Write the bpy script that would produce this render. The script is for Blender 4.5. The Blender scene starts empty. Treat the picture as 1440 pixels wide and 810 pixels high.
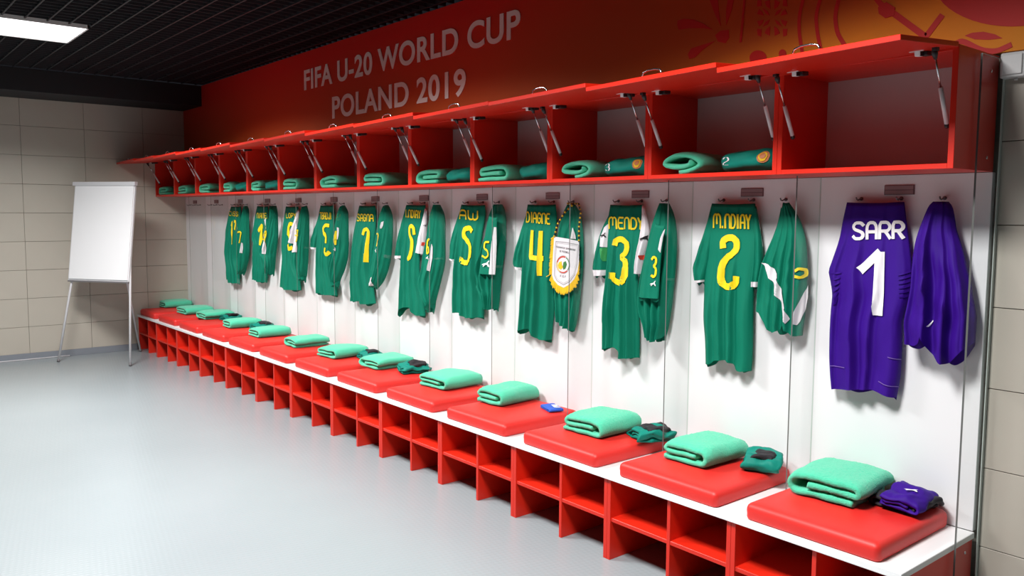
import bpy, bmesh, math, random
import numpy as np
from mathutils import Matrix, Vector, noise

# ------------------------------------------------------------------ camera, light, exposure
sc = bpy.context.scene
COL = sc.collection
P = 0.7                                   # width of one locker, metres
CP = np.array([1.8102, -3.9991, 2.3551]) * P
YAW, PIT, ROLL, FPX, CX, CY = -.8799, -.0867, .0063, 1164.22, 720.5, 400.39
_fw = np.array([math.cos(PIT) * math.sin(YAW), math.cos(PIT) * math.cos(YAW), math.sin(PIT)])
_r = np.cross(_fw, [0, 0, 1.]); _r /= np.linalg.norm(_r); _u = np.cross(_r, _fw)
RIGHT = math.cos(ROLL) * _r + math.sin(ROLL) * _u
UP = -math.sin(ROLL) * _r + math.cos(ROLL) * _u
cd = bpy.data.cameras.new('camera'); cam = bpy.data.objects.new('camera', cd); COL.objects.link(cam)
cd.sensor_width = 36; cd.lens = 36 * FPX / 1440
cd.shift_x = (720 - CX) / 1440; cd.shift_y = (CY - 405) / 1440
m = Matrix.Identity(4)
for i in range(3):
    m[i][0], m[i][1], m[i][2], m[i][3] = RIGHT[i], UP[i], -_fw[i], CP[i]
cam.matrix_world = m
sc.camera = cam
wd = bpy.data.worlds.new('world'); sc.world = wd; wd.use_nodes = True
wd.node_tree.nodes['Background'].inputs[0].default_value = (0.01, 0.01, 0.012, 1)
wd.node_tree.nodes['Background'].inputs[1].default_value = 1.0
vs = sc.view_settings
vs.view_transform = 'Standard'; vs.look = 'None'; vs.gamma = 1; vs.use_curve_mapping = False
vs.exposure = 0.0
LAMP_W = 132.0                             # watts of each ceiling panel
LAMP_SPREAD = 150.0                       # its prismatic cover keeps light off the high walls
DIFFUSER = 3.0

def on(px, ax, v):
    """point where the view ray of a photo pixel meets the plane axis=v"""
    d = RIGHT * ((px[0] - CX) / FPX) - UP * ((px[1] - CY) / FPX) + _fw
    return CP + d * ((v - CP[ax]) / d[ax])

# key planes of the room (metres)
D = .588          # front of the white back panels
YP = .398         # front edge of the clear dividers
YS = .241         # front of the overhead cabinets
ZS = 1.813        # underside of the overhead cabinets
ZT = 2.238        # top of the overhead cabinets
ZB = .42          # top of the bench board
ZC = 3.075        # ceiling
XL = -9.09        # left wall
XR, YF = 3.6, -5.9
ZQ = .485         # top of the cushions
WALLY = .606

# ------------------------------------------------------------------ materials
def lin(c):
    return tuple(((v / 255) / 12.92 if v / 255 <= .04045 else ((v / 255 + .055) / 1.055) ** 2.4) for v in c) + (1,)
MATS = {}
def mat(name, rgb, rough=.5, metal=0., spec=.5, bump=None, vary=0., vscale=6., sheen=0., coat=0.):
    if name in MATS: return MATS[name]
    m = bpy.data.materials.new(name); m.use_nodes = True; MATS[name] = m
    nt = m.node_tree; b = nt.nodes['Principled BSDF']
    c = lin(rgb)
    b.inputs['Base Color'].default_value = c
    b.inputs['Roughness'].default_value = rough; b.inputs['Metallic'].default_value = metal
    b.inputs['Specular IOR Level'].default_value = spec
    b.inputs['Sheen Weight'].default_value = sheen; b.inputs['Coat Weight'].default_value = coat
    tc = nt.nodes.new('ShaderNodeTexCoord')
    if vary:
        n = nt.nodes.new('ShaderNodeTexNoise'); n.inputs['Scale'].default_value = vscale; n.inputs['Detail'].default_value = 4
        r = nt.nodes.new('ShaderNodeMapRange'); r.inputs[3].default_value = 1 - vary; r.inputs[4].default_value = 1 + vary
        mx = nt.nodes.new('ShaderNodeMix'); mx.data_type = 'RGBA'; mx.blend_type = 'MULTIPLY'
        mx.inputs[0].default_value = 1; mx.inputs[6].default_value = c
        nt.links.new(tc.outputs['Object'], n.inputs[0]); nt.links.new(n.outputs[0], r.inputs[0])
        nt.links.new(r.outputs[0], mx.inputs[7]); nt.links.new(mx.outputs[2], b.inputs['Base Color'])
    if bump:
        n = nt.nodes.new('ShaderNodeTexNoise'); n.inputs['Scale'].default_value = bump[0]; n.inputs['Detail'].default_value = 3
        bp = nt.nodes.new('ShaderNodeBump'); bp.inputs['Strength'].default_value = bump[1]; bp.inputs['Distance'].default_value = bump[2]
        nt.links.new(tc.outputs['Object'], n.inputs[0]); nt.links.new(n.outputs[0], bp.inputs['Height'])
        nt.links.new(bp.outputs[0], b.inputs['Normal'])
    return m

M_RED = mat('red laminate', (212, 36, 16), .4, bump=(60, .06, .002))
M_LEATHER = mat('red leatherette', (214, 40, 34), .5, bump=(180, .12, .002), vary=.05, vscale=9)
M_CUBBYBACK = mat('darkened cubby back', (58, 12, 10), .8)  # cubby backs coloured near black to deepen the shade inside
M_WHITE = mat('white laminate', (236, 237, 238), .3)
M_PANEL = mat('white panel', (234, 235, 237), .32)
M_CABBACK = mat('pale cabinet back', (205, 196, 196), .6)
M_TILE = mat('beige tile', (184, 178, 166), .38, vary=.05, vscale=3, bump=(30, .05, .002))
M_GROUT = mat('grey grout', (120, 114, 104), .9)
M_UNSEEN = mat('dark unseen wall', (72, 70, 70), .7)  # walls out of view, kept dark to cut bounced fill light
M_BASE = mat('grey vinyl skirting', (128, 134, 142), .45)
M_HILITE = mat('white highlight strip', (225, 225, 228), .35)
M_BLACK = mat('ceiling black', (13, 13, 15), .8)
M_BAR = mat('ceiling bar', (30, 30, 35), .6)
M_BULK = mat('dark bulkhead', (24, 24, 28), .7)
M_CHROME = mat('chrome', (200, 200, 205), .2, metal=1)
M_STEEL = mat('grey strut steel', (224, 220, 222), .35)
M_DARK = mat('dark plastic', (38, 36, 38), .5)
M_GREY = mat('grey plastic', (110, 108, 110), .5)
M_PLATE = mat('brown grey plate', (122, 92, 96), .45)
M_PLATE2 = mat('pale plate', (150, 122, 124), .4)
M_BOX = mat('light grey plastic box', (205, 205, 205), .45)
M_PAPER = mat('white paper', (242, 242, 244), .6)
M_ALU = mat('white lacquered tube', (215, 215, 218), .35)
M_GREEN = mat('green jersey knit', (0, 116, 91), .7, spec=.2, bump=(900, .15, .001), vary=.06, vscale=5)
M_GREENIN = mat('green inside', (0, 88, 66), .7, bump=(900, .15, .001))
M_TEAL = mat('teal fabric', (0, 128, 112), .6, spec=.25, bump=(500, .15, .001), vary=.08, vscale=20)
M_PURPLE = mat('purple jersey knit', (52, 6, 130), .65, spec=.2, bump=(900, .15, .001), vary=.08, vscale=6)
M_YELLOW = mat('yellow print', (240, 214, 20), .5)
M_WPRINT = mat('white print', (240, 238, 240), .5)
M_WFAB = mat('white fabric', (226, 222, 226), .65, bump=(700, .15, .001))
M_BLACKFAB = mat('black fabric', (26, 24, 30), .75, bump=(400, .2, .001))
M_BLUE = mat('blue fabric', (24, 84, 190), .6, bump=(400, .2, .001), vary=.1, vscale=40)
M_TOWEL = mat('mint terry', (76, 212, 170), .95, sheen=.3, bump=(260, 1.0, .006), vary=.10, vscale=90)
M_LGREEN = mat('light green patch', (50, 150, 80), .6)
M_LETTER = mat('pale banner letter', (248, 244, 240), .6)
M_MOTIF = mat('red banner motif', (196, 16, 8), .6)
M_BRASS = mat('orange badge', (196, 120, 70), .6)
M_ORED = mat('emblem red', (200, 60, 40), .6)
M_OGRN = mat('emblem green', (60, 120, 60), .6)
M_GOLD = mat('yellow fringe', (236, 190, 24), .7)
M_GREYPR = mat('grey print', (150, 148, 150), .6)

def m_glass():
    m = bpy.data.materials.new('clear acrylic'); m.use_nodes = True; nt = m.node_tree
    for n in list(nt.nodes): nt.nodes.remove(n)
    o = nt.nodes.new('ShaderNodeOutputMaterial'); mx = nt.nodes.new('ShaderNodeMixShader')
    t = nt.nodes.new('ShaderNodeBsdfTransparent'); t.inputs[0].default_value = (.955, .965, .96, 1)
    g = nt.nodes.new('ShaderNodeBsdfGlossy'); g.inputs['Roughness'].default_value = .02
    mx.inputs[0].default_value = .035
    nt.links.new(t.outputs[0], mx.inputs[1]); nt.links.new(g.outputs[0], mx.inputs[2])
    nt.links.new(mx.outputs[0], o.inputs[0]); return m
M_GLASS = m_glass()
M_GEDGE = mat('acrylic edge', (98, 100, 98), .25)
M_GEDGE2 = mat('pale acrylic back edge', (196, 208, 202), .3)

def m_floor():
    m = bpy.data.materials.new('grey studded vinyl floor'); m.use_nodes = True; nt = m.node_tree; b = nt.nodes['Principled BSDF']
    L = nt.links.new
    tc = nt.nodes.new('ShaderNodeTexCoord')
    n = nt.nodes.new('ShaderNodeTexNoise'); n.inputs['Scale'].default_value = .9; n.inputs['Detail'].default_value = 3
    rp = nt.nodes.new('ShaderNodeValToRGB'); rp.color_ramp.elements[0].color = lin((138, 147, 151)); rp.color_ramp.elements[1].color = lin((148, 157, 160))
    L(tc.outputs['Object'], n.inputs[0]); L(n.outputs[0], rp.inputs[0]); L(rp.outputs[0], b.inputs['Base Color'])
    b.inputs['Roughness'].default_value = .27; b.inputs['Specular IOR Level'].default_value = .6
    # rows of small raised studs in a basket pattern
    mp = nt.nodes.new('ShaderNodeMapping'); mp.inputs['Scale'].default_value = (38, 38, 38); mp.inputs['Rotation'].default_value = (0, 0, .2)
    v = nt.nodes.new('ShaderNodeTexVoronoi'); v.inputs['Randomness'].default_value = .12; v.inputs['Scale'].default_value = 1
    r = nt.nodes.new('ShaderNodeMapRange'); r.inputs[1].default_value = .1; r.inputs[2].default_value = .45; r.inputs[3].default_value = 1; r.inputs[4].default_value = 0
    bp = nt.nodes.new('ShaderNodeBump'); bp.inputs['Strength'].default_value = .14; bp.inputs['Distance'].default_value = .004
    L(tc.outputs['Object'], mp.inputs[0]); L(mp.outputs[0], v.inputs[0]); L(v.outputs['Distance'], r.inputs[0]); L(r.outputs[0], bp.inputs['Height'])
    L(bp.outputs[0], b.inputs['Normal'])
    return m
M_FLOOR = m_floor()

def m_banner():
    m = bpy.data.materials.new('banner print'); m.use_nodes = True; nt = m.node_tree; b = nt.nodes['Principled BSDF']
    L = nt.links.new
    g = nt.nodes.new('ShaderNodeNewGeometry'); s = nt.nodes.new('ShaderNodeSeparateXYZ'); L(g.outputs['Position'], s.inputs[0])
    # printed gradient: red at the top left, orange towards the lower and the near end
    a = nt.nodes.new('ShaderNodeMapRange'); a.inputs[1].default_value = -3.2; a.inputs[2].default_value = .9; a.inputs[3].default_value = 0; a.inputs[4].default_value = .75
    c = nt.nodes.new('ShaderNodeMapRange'); c.inputs[1].default_value = 2.98; c.inputs[2].default_value = 2.3; c.inputs[3].default_value = 0; c.inputs[4].default_value = .6
    L(s.outputs[0], a.inputs[0]); L(s.outputs[2], c.inputs[0])
    ad = nt.nodes.new('ShaderNodeMath'); ad.operation = 'ADD'; L(a.outputs[0], ad.inputs[0]); L(c.outputs[0], ad.inputs[1])
    rp = nt.nodes.new('ShaderNodeValToRGB'); e = rp.color_ramp.elements
    e[0].position = .0; e[0].color = lin((216, 26, 12)); e[1].position = 1.0; e[1].color = lin((228, 136, 10))
    k = rp.color_ramp.elements.new(.5); k.color = lin((192, 74, 10))
    k = rp.color_ramp.elements.new(.85); k.color = lin((184, 88, 10))
    L(ad.outputs[0], rp.inputs[0]); L(rp.outputs[0], b.inputs['Base Color'])
    b.inputs['Roughness'].default_value = .7
    return m
M_BANNER = m_banner()

def m_emit(name, s):
    m = bpy.data.materials.new(name); m.use_nodes = True; nt = m.node_tree
    for n in list(nt.nodes): nt.nodes.remove(n)
    o = nt.nodes.new('ShaderNodeOutputMaterial'); e = nt.nodes.new('ShaderNodeEmission')
    e.inputs[0].default_value = (1, .98, .97, 1); e.inputs[1].default_value = s
    nt.links.new(e.outputs[0], o.inputs[0]); return m
M_LAMP = m_emit('lamp diffuser', DIFFUSER)

# ------------------------------------------------------------------ mesh helpers
def link(name, me, parent=None, m=None, smooth=False):
    o = bpy.data.objects.new(name, me); COL.objects.link(o)
    if m is not None and not me.materials: me.materials.append(m)
    if smooth:
        for p in me.polygons: p.use_smooth = True
    if parent: o.parent = parent
    return o
def tag(o, label, cat, group=None, kind=None):
    if label: o['label'] = label
    if cat: o['category'] = cat
    if group: o['group'] = group
    if kind: o['kind'] = kind
    return o
def empty(name, loc, label, cat, group=None, rz=0):
    o = bpy.data.objects.new(name, None); COL.objects.link(o); o.location = loc; o.rotation_euler = (0, 0, rz)
    o.empty_display_size = .05
    return tag(o, label, cat, group)
def struct(o): o['kind'] = 'structure'; return o

def bm_box(bm, lo, hi, bev=0., seg=1):
    r = bmesh.ops.create_cube(bm, size=1)
    lo, hi = Vector(lo), Vector(hi)
    for v in r['verts']:
        v.co = Vector([lo[i] + (v.co[i] + .5) * (hi[i] - lo[i]) for i in range(3)])
    if bev:
        es = list({e for v in r['verts'] for e in v.link_edges})
        bmesh.ops.bevel(bm, geom=es, offset=bev, segments=seg, affect='EDGES', profile=.5)
def box(name, lo, hi, m, parent=None, bev=.0015, seg=1, off=(0, 0, 0)):
    """box given in world axes; off is the parent's position"""
    bm = bmesh.new(); lo = [a - b for a, b in zip(lo, off)]; hi = [a - b for a, b in zip(hi, off)]
    bm_box(bm, lo, hi, bev, seg)
    me = bpy.data.meshes.new(name); bm.to_mesh(me); bm.free()
    return link(name, me, parent, m)
def mesh(name, vs, fs, m, parent=None, smooth=True, fix=False):
    me = bpy.data.meshes.new(name); me.from_pydata([tuple(v) for v in vs], [], fs); me.update()
    if fix:
        bm = bmesh.new(); bm.from_mesh(me); bmesh.ops.recalc_face_normals(bm, faces=bm.faces); bm.to_mesh(me); bm.free()
    return link(name, me, parent, m, smooth)
def rod(name, pts, rad, m, parent=None, n=10, rads=None):
    """round tube along a polyline"""
    vs, fs = [], []
    pts = [Vector(p) for p in pts]
    for i, p in enumerate(pts):
        t = (pts[min(i + 1, len(pts) - 1)] - pts[max(i - 1, 0)]).normalized()
        a = t.orthogonal().normalized()
        if i and vs:
            a = (prev - t * prev.dot(t)).normalized()
        prev = a; b = t.cross(a); r = rads[i] if rads else rad
        for k in range(n):
            w = 2 * math.pi * k / n; vs.append(p + a * (r * math.cos(w)) + b * (r * math.sin(w)))
    for i in range(len(pts) - 1):
        for k in range(n):
            fs.append((i * n + k, i * n + (k + 1) % n, (i + 1) * n + (k + 1) % n, (i + 1) * n + k))
    fs.append(tuple(range(n))[::-1]); fs.append(tuple((len(pts) - 1) * n + k for k in range(n)))
    return mesh(name, vs, fs, m, parent, True, True)

# ------------------------------------------------------------------ room
def wall_tiles(parent, u0, u1, joint, axis, plane, z0, z1, du=.628, dz=.3125, zj=.0514, th=.012, skip=None):
    cache = {}
    g = .003
    n0 = math.floor((u0 - joint) / du); n1 = math.ceil((u1 - joint) / du)
    for i in range(n0, n1):
        a, b = max(u0, joint + i * du), min(u1, joint + (i + 1) * du)
        if b - a < .02: continue
        for k in range(0, 10):
            lo, hi = max(z0, zj + k * dz), min(z1, zj + (k + 1) * dz)
            if hi - lo < .02: continue
            if skip and skip(a, b, lo, hi): continue
            key = (round(b - a, 4), round(hi - lo, 4))
            if key not in cache:
                bm = bmesh.new(); w, h = key
                if axis == 'y': bm_box(bm, (0, -w / 2 + g / 2, -h / 2 + g / 2), (th, w / 2 - g / 2, h / 2 - g / 2), .0012)
                else: bm_box(bm, (-w / 2 + g / 2, -th, -h / 2 + g / 2), (w / 2 - g / 2, 0, h / 2 - g / 2), .0012)
                me = bpy.data.meshes.new('tile'); bm.to_mesh(me); bm.free(); me.materials.append(M_TILE); cache[key] = me
            o = link('tile', cache[key], parent)
            o.location = (plane, (a + b) / 2, (lo + hi) / 2) if axis == 'y' else ((a + b) / 2, plane, (lo + hi) / 2)

fl = struct(box('floor', (XL - .3, YF - .3, -.1), (XR + .3, WALLY + .3, 0), M_FLOOR, bev=0))
wl = struct(box('wall_left', (XL - .15, YF, 0), (XL - .012, WALLY + .15, ZC), M_GROUT, bev=0))
wall_tiles(wl, YF, WALLY, -.512, 'y', XL - .012, .07, 2.86)
wb = struct(box('wall_back', (XL - .012, WALLY + .012, 0), (XR, WALLY + .16, ZC), M_GROUT, bev=0))
wall_tiles(wb, .01, XR, .28, 'x', WALLY + .012, .02, 2.26)
struct(box('wall_right', (XR, YF, 0), (XR + .15, WALLY + .16, ZC), M_UNSEEN, bev=0))
struct(box('wall_front', (XL - .15, YF - .15, 0), (XR + .15, YF, ZC), M_UNSEEN, bev=0))
bl = struct(box('baseboard_left', (XL, YF, 0), (XL + .012, -.02, .072), M_BASE, bev=.002))
rod('highlight_strip', [(XL + .016, YF, .006), (XL + .016, -.75, .006)], .006, M_HILITE, bl, 8)  # white strip standing in for the highlight along the skirting's foot
tr = struct(box('trim_1', (XL, YF, 2.845), (-8.45, WALLY, ZC - .002), M_BULK, bev=.003))

ce = struct(box('ceiling', (XL - .15, YF - .15, ZC + .18), (XR + .15, WALLY + .16, ZC + .25), M_BLACK, bev=0))
LAMPS = [(-6.345, -1.135), (-3.45, -1.135), (-.55, -1.135)]   # centre x, edge nearest the lockers
LW, LL = .745, .745
def bar_pieces(a0, a1, holes):
    segs = [(a0, a1)]
    for h0, h1 in holes:
        out = []
        for s in segs:
            if h1 <= s[0] or h0 >= s[1]: out.append(s); continue
            if h0 > s[0]: out.append((s[0], h0))
            if h1 < s[1]: out.append((h1, s[1]))
        segs = out
    return segs
def ceiling_bars():
    for i in range(46):
        y = -1.13 + .15 * (i - 33)
        if y < YF + .02 or y > WALLY - .02: continue
        holes = [(lx - LW / 2 - .02, lx + LW / 2 + .02) for lx, ly in LAMPS if ly - LL - .02 < y < ly + .02]
        bm = bmesh.new()
        for a, b in bar_pieces(-8.45, XR, holes): bm_box(bm, (a, y - .006, ZC), (b, y + .006, ZC + .04), 0)
        me = bpy.data.meshes.new('ceiling_bar'); bm.to_mesh(me); bm.free(); link('ceiling_bar', me, ce, M_BAR)
    n = int((XR + 8.4) / .1)
    for i in range(n):
        x = -8.4 + .1 * i
        holes = [(ly - LL - .02, ly + .02) for lx, ly in LAMPS if abs(x - lx) < LW / 2 + .02]
        bm = bmesh.new()
        for a, b in bar_pieces(YF, WALLY, holes): bm_box(bm, (x - .003, a, ZC + .004), (x + .003, b, ZC + .036), 0)
        me = bpy.data.meshes.new('ceiling_slat'); bm.to_mesh(me); bm.free(); link('ceiling_slat', me, ce, M_BAR)
ceiling_bars()

for i, (lx, ly) in enumerate(LAMPS):
    cy = ly - LL / 2
    t = empty('ceiling_light', (lx, cy, ZC), ['bright square light panel in the dark grid ceiling in front of the tiled wall', 'square ceiling light panel over the bench of green jersey five', 'square ceiling light panel over the bench of purple jersey one'][i], 'light', 'ceiling light panels')
    bm = bmesh.new(); w, l = LW / 2, LL / 2
    for lo, hi in (((-w, -l), (w, -l + .012)), ((-w, l - .012), (w, l)), ((-w, -l), (-w + .012, l)), ((w - .012, -l), (w, l))):
        bm_box(bm, (lo[0], lo[1], -.012), (hi[0], hi[1], .05), 0)
    me = bpy.data.meshes.new('frame'); bm.to_mesh(me); bm.free(); link('frame', me, t, M_BOX)
    bm = bmesh.new(); bm_box(bm, (-w + .012, -l + .012, -.006), (w - .012, l - .012, .03), 0)
    me = bpy.data.meshes.new('diffuser'); bm.to_mesh(me); bm.free(); link('diffuser', me, t, M_LAMP)
    ld = bpy.data.lights.new('lamp', 'AREA'); ld.shape = 'RECTANGLE'; ld.size = LW - .03; ld.size_y = LL - .03
    ld.energy = LAMP_W; ld.spread = math.radians(LAMP_SPREAD); ld.color = (1, .985, .97)
    lo = bpy.data.objects.new('lamp', ld); COL.objects.link(lo); lo.parent = t; lo.location = (0, 0, -.016)

# ------------------------------------------------------------------ stroke lettering
FONT = {
 'A': [[(0, 0), (0, .75), (.25, 1), (.75, 1), (1, .75), (1, 0)], [(0, .42), (1, .42)]],
 'B': [[(0, 0), (0, 1), (.75, 1), (1, .8), (.8, .53), (1, .25), (.8, 0), (0, 0)], [(0, .53), (.8, .53)]],
 'C': [[(1, .85), (.75, 1), (.25, 1), (0, .75), (0, .25), (.25, 0), (.75, 0), (1, .15)]],
 'D': [[(0, 0), (0, 1), (.65, 1), (1, .7), (1, .3), (.65, 0), (0, 0)]],
 'E': [[(1, 1), (0, 1), (0, 0), (1, 0)], [(0, .52), (.8, .52)]],
 'F': [[(1, 1), (0, 1), (0, 0)], [(0, .52), (.8, .52)]],
 'G': [[(1, .85), (.75, 1), (.25, 1), (0, .75), (0, .25), (.25, 0), (.75, 0), (1, .25), (1, .48), (.5, .48)]],
 'I': [[(.5, 0), (.5, 1)]],
 'J': [[(1, 1), (1, .25), (.75, 0), (.25, 0), (0, .25)]],
 'L': [[(0, 1), (0, 0), (1, 0)]],
 'M': [[(0, 0), (0, .8), (.2, 1), (.4, 1), (.5, .85), (.5, .3)], [(.5, .85), (.6, 1), (.8, 1), (1, .8), (1, 0)]],
 'N': [[(0, 0), (0, .8), (.25, 1), (.75, 1), (1, .8), (1, 0)]],
 'O': [[(0, .25), (0, .75), (.25, 1), (.75, 1), (1, .75), (1, .25), (.75, 0), (.25, 0), (0, .25)]],
 'P': [[(0, 0), (0, 1), (.75, 1), (1, .8), (1, .6), (.75, .42), (0, .42)]],
 'R': [[(0, 0), (0, 1), (.75, 1), (1, .8), (1, .62), (.75, .45), (0, .45)], [(.5, .45), (1, 0)]],
 'S': [[(1, .85), (.8, 1), (.25, 1), (0, .8), (.1, .6), (.85, .42), (1, .22), (.8, 0), (.2, 0), (0, .15)]],
 'T': [[(0, 1), (1, 1)], [(.5, 1), (.5, 0)]],
 'U': [[(0, 1), (0, .25), (.25, 0), (.75, 0), (1, .25), (1, 1)]],
 'W': [[(0, 1), (0, .2), (.2, 0), (.4, 0), (.5, .15), (.5, .7)], [(.5, .15), (.6, 0), (.8, 0), (1, .2), (1, 1)]],
 'Y': [[(0, 1), (.5, .5), (1, 1)], [(.5, .5), (.5, 0)]],
 '.': [[(.35, 0), (.35, .1)]],
 '-': [[(.1, .5), (.9, .5)]],
 '2': [[(0, .8), (.25, 1), (.75, 1), (1, .78), (1, .6), (0, .2), (0, 0), (1, 0)]],
 '3': [[(0, .85), (.25, 1), (.8, 1), (1, .8), (.85, .55), (.4, .55)], [(.85, .55), (1, .3), (.8, 0), (.2, 0), (0, .15)]],
}
LWID = {'I': .35, '.': .35, 'M': 1.25, 'W': 1.25, '1': .5}
def resample(pts, step):
    out = [np.array(pts[0], float)]
    for a, b in zip(pts[:-1], pts[1:]):
        a, b = np.array(a, float), np.array(b, float); n = max(1, int(np.linalg.norm(b - a) / step))
        for i in range(1, n + 1): out.append(a + (b - a) * i / n)
    return out
def chaikin(pts, n=1):
    pts = [np.array(p, float) for p in pts]
    closed = np.linalg.norm(pts[0] - pts[-1]) < 1e-9
    for _ in range(n):
        o = [pts[0]]
        for a, b in zip(pts[:-1], pts[1:]): o += [a * .8 + b * .2, a * .2 + b * .8]
        o.append(pts[-1]); pts = o
    return pts
def ribbon2d(pts, w, step=.008):
    """strip of quads of width w along a 2-D polyline -> verts2d, faces"""
    pts = resample(pts, step); vs, fs = [], []
    n = len(pts)
    for i, p in enumerate(pts):
        t = pts[min(i + 1, n - 1)] - pts[max(i - 1, 0)]; L = np.linalg.norm(t)
        t = t / L if L > 1e-9 else np.array([1., 0]); nn = np.array([-t[1], t[0]])
        if i == 0: p = p - t * w * .3
        if i == n - 1: p = p + t * w * .3
        for k in (-.5, -.25, 0, .25, .5): vs.append(p + nn * w * k)
    for i in range(n - 1):
        for k in range(4):
            a = i * 5 + k; fs.append((a, a + 1, a + 6, a + 5))
    return vs, fs

# ------------------------------------------------------------------ banner
def btext(name, body, x0, x1, z0, z1, y, m, parent, off, embolden=.022):
    cu = bpy.data.curves.new(name, 'FONT'); cu.body = body; cu.size = 1; cu.offset = embolden; cu.extrude = 0.004; cu.space_character = 1.05
    to = bpy.data.objects.new('text_tmp', cu); COL.objects.link(to)
    dg = bpy.context.evaluated_depsgraph_get(); me = bpy.data.meshes.new_from_object(to.evaluated_get(dg))
    bpy.data.objects.remove(to)
    co = np.array([v.co for v in me.vertices]); lo, hi = co.min(0), co.max(0)
    for v, c in zip(me.vertices, co):
        v.co = (x0 + (c[0] - lo[0]) / (hi[0] - lo[0]) * (x1 - x0) - off[0], y - .002 + (lo[2] - c[2]) * .5 - off[1], z0 + (c[1] - lo[1]) / (hi[1] - lo[1]) * (z1 - z0) - off[2])
    me.materials.clear(); me.materials.append(m)
    # one object for each letter: islands whose spans overlap belong together
    bm = bmesh.new(); bm.from_mesh(me); bm.verts.ensure_lookup_table(); left = set(bm.verts); isl = []
    while left:
        st = [left.pop()]; comp = set(st)
        while st:
            for e in st.pop().link_edges:
                for w in e.verts:
                    if w in left: left.discard(w); comp.add(w); st.append(w)
        isl.append([min(v.co.x for v in comp), max(v.co.x for v in comp), {v.index for v in comp}])
    bm.free()
    isl.sort(key=lambda a: a[0] - a[1]); grp = []
    for a in isl:
        for g in grp:
            if min(a[1], g[1]) - max(a[0], g[0]) > .5 * (a[1] - a[0]): g[2] |= a[2]; break
        else: grp.append(a)
    for g in grp:
        b2 = bmesh.new(); b2.from_mesh(me)
        bmesh.ops.delete(b2, geom=[v for v in b2.verts if v.index not in g[2]], context='VERTS')
        m2 = bpy.data.meshes.new(name); b2.to_mesh(m2); b2.free(); link(name, m2, parent, m)
BY = D + .002
BO = (-4, BY, 2.25)
ban = empty('wall_banner', BO, 'long printed banner in red and orange with white lettering above the cabinets', 'banner')
box('banner_sheet', (XL + .002, BY, 2.252), (XR, WALLY + .011, ZC - .001), M_BANNER, ban, 0, off=BO)
btext('letter', 'FIFA U-20 WORLD CUP', -5.79, -2.765, 2.735, 2.915, BY, M_LETTER, ban, BO)
btext('letter', 'POLAND 2019', -5.26, -3.335, 2.437, 2.625, BY, M_LETTER, ban, BO)
def bpx(p): return on((930 + p[0] / 2.8235, p[1] / 2.8235), 1, BY)
def motif_poly(pts, name='motif', dy=-.0025):
    vs = [bpx(p) for p in pts]; n = len(vs)
    vv = [(v[0] - BO[0], dy, min(v[2], ZC - .01) - BO[2]) for v in vs] + [(v[0] - BO[0], 0, min(v[2], ZC - .01) - BO[2]) for v in vs]
    fs = [tuple(range(n))] + [(i, (i + 1) % n, n + (i + 1) % n, n + i) for i in range(n)]
    mesh(name, vv, fs, M_MOTIF, ban, False, True)
def motif_stroke(pts, w):
    q = [bpx(p) for p in pts]; q = chaikin([(v[0], v[2]) for v in q], 2)
    v2, fs = ribbon2d(q, w, .03)
    mesh('motif', [(v[0] - BO[0], -.0025, min(v[1], ZC - .01) - BO[2]) for v in v2], fs, M_MOTIF, ban, False)
def ell(cx, cy, rx, ry, n=40, a0=0, a1=2 * math.pi): return [(cx + rx * math.cos(a0 + (a1 - a0) * i / n), cy + ry * math.sin(a0 + (a1 - a0) * i / n)) for i in range(n)]
motif_poly([(215, 140), (235, 122), (268, 118), (270, 150), (255, 172), (225, 165)])
motif_poly([(65, 82), (90, 74), (130, 78), (170, 95), (205, 118), (165, 112), (110, 112), (70, 118), (64, 100)])
motif_poly([(215, 162), (165, 178), (120, 192), (106, 215), (112, 234), (135, 228), (165, 198)])
motif_poly([(185, -20), (225, -20), (228, 40), (237, 104), (215, 60)])
motif_poly([(258, 100), (258, 40), (268, -20), (292, -20), (280, 40)])
motif_stroke([(334, -30), (326, 60), (316, 165)], .014)
for sx in (-1, 1):
    for sy in (-1, 1):
        cx, cy = 441, 70
        motif_poly([(cx + sx * 10, cy + sy * 8), (cx + sx * 26, cy + sy * 16), (cx + sx * 38, cy + sy * 36), (cx + sx * 18, cy + sy * 26)])
        motif_poly([(cx + sx * 34, cy + sy * 8), (cx + sx * 60, cy + sy * 14), (cx + sx * 52, cy + sy * 34), (cx + sx * 40, cy + sy * 24)])
        motif_poly([(cx + sx * 8, cy + sy * 34), (cx + sx * 22, cy + sy * 44), (cx + sx * 30, cy + sy * 62), (cx + sx * 10, cy + sy * 72)])
        motif_poly([(cx + sx * 42, cy + sy * 46), (cx + sx * 60, cy + sy * 44), (cx + sx * 58, cy + sy * 70), (cx + sx * 44, cy + sy * 76)])
motif_stroke([(572, -30), (548, 60), (548, 130), (560, 205)], .017)
motif_stroke([(640, -30), (614, 60), (620, 130), (634, 195)], .017)
motif_stroke([(712, -30), (690, 60), (698, 130), (735, 190)], .019)
motif_poly(ell(385, 230, 34, 30)); motif_poly(ell(482, 214, 15, 18))
motif_poly([(862, 30), (895, 8), (930, 30), (925, 62), (890, 72), (865, 55)], dy=-.0047)
motif_poly([(830, -20), (850, -20), (905, 30), (880, 45)], dy=-.0036)
motif_stroke([(905, 40), (1048, 145), (1052, 145), (1112, 65)], .024)
motif_poly(ell(1390, -75, 310, 180, 48))
motif_poly([(1205, 142), (1235, 130), (1280, 126), (1325, 136), (1355, 152), (1300, 158), (1245, 156)])
motif_stroke([(1165, 175), (1195, 160), (1270, 200), (1330, 205), (1385, 180)], .020)

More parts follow.
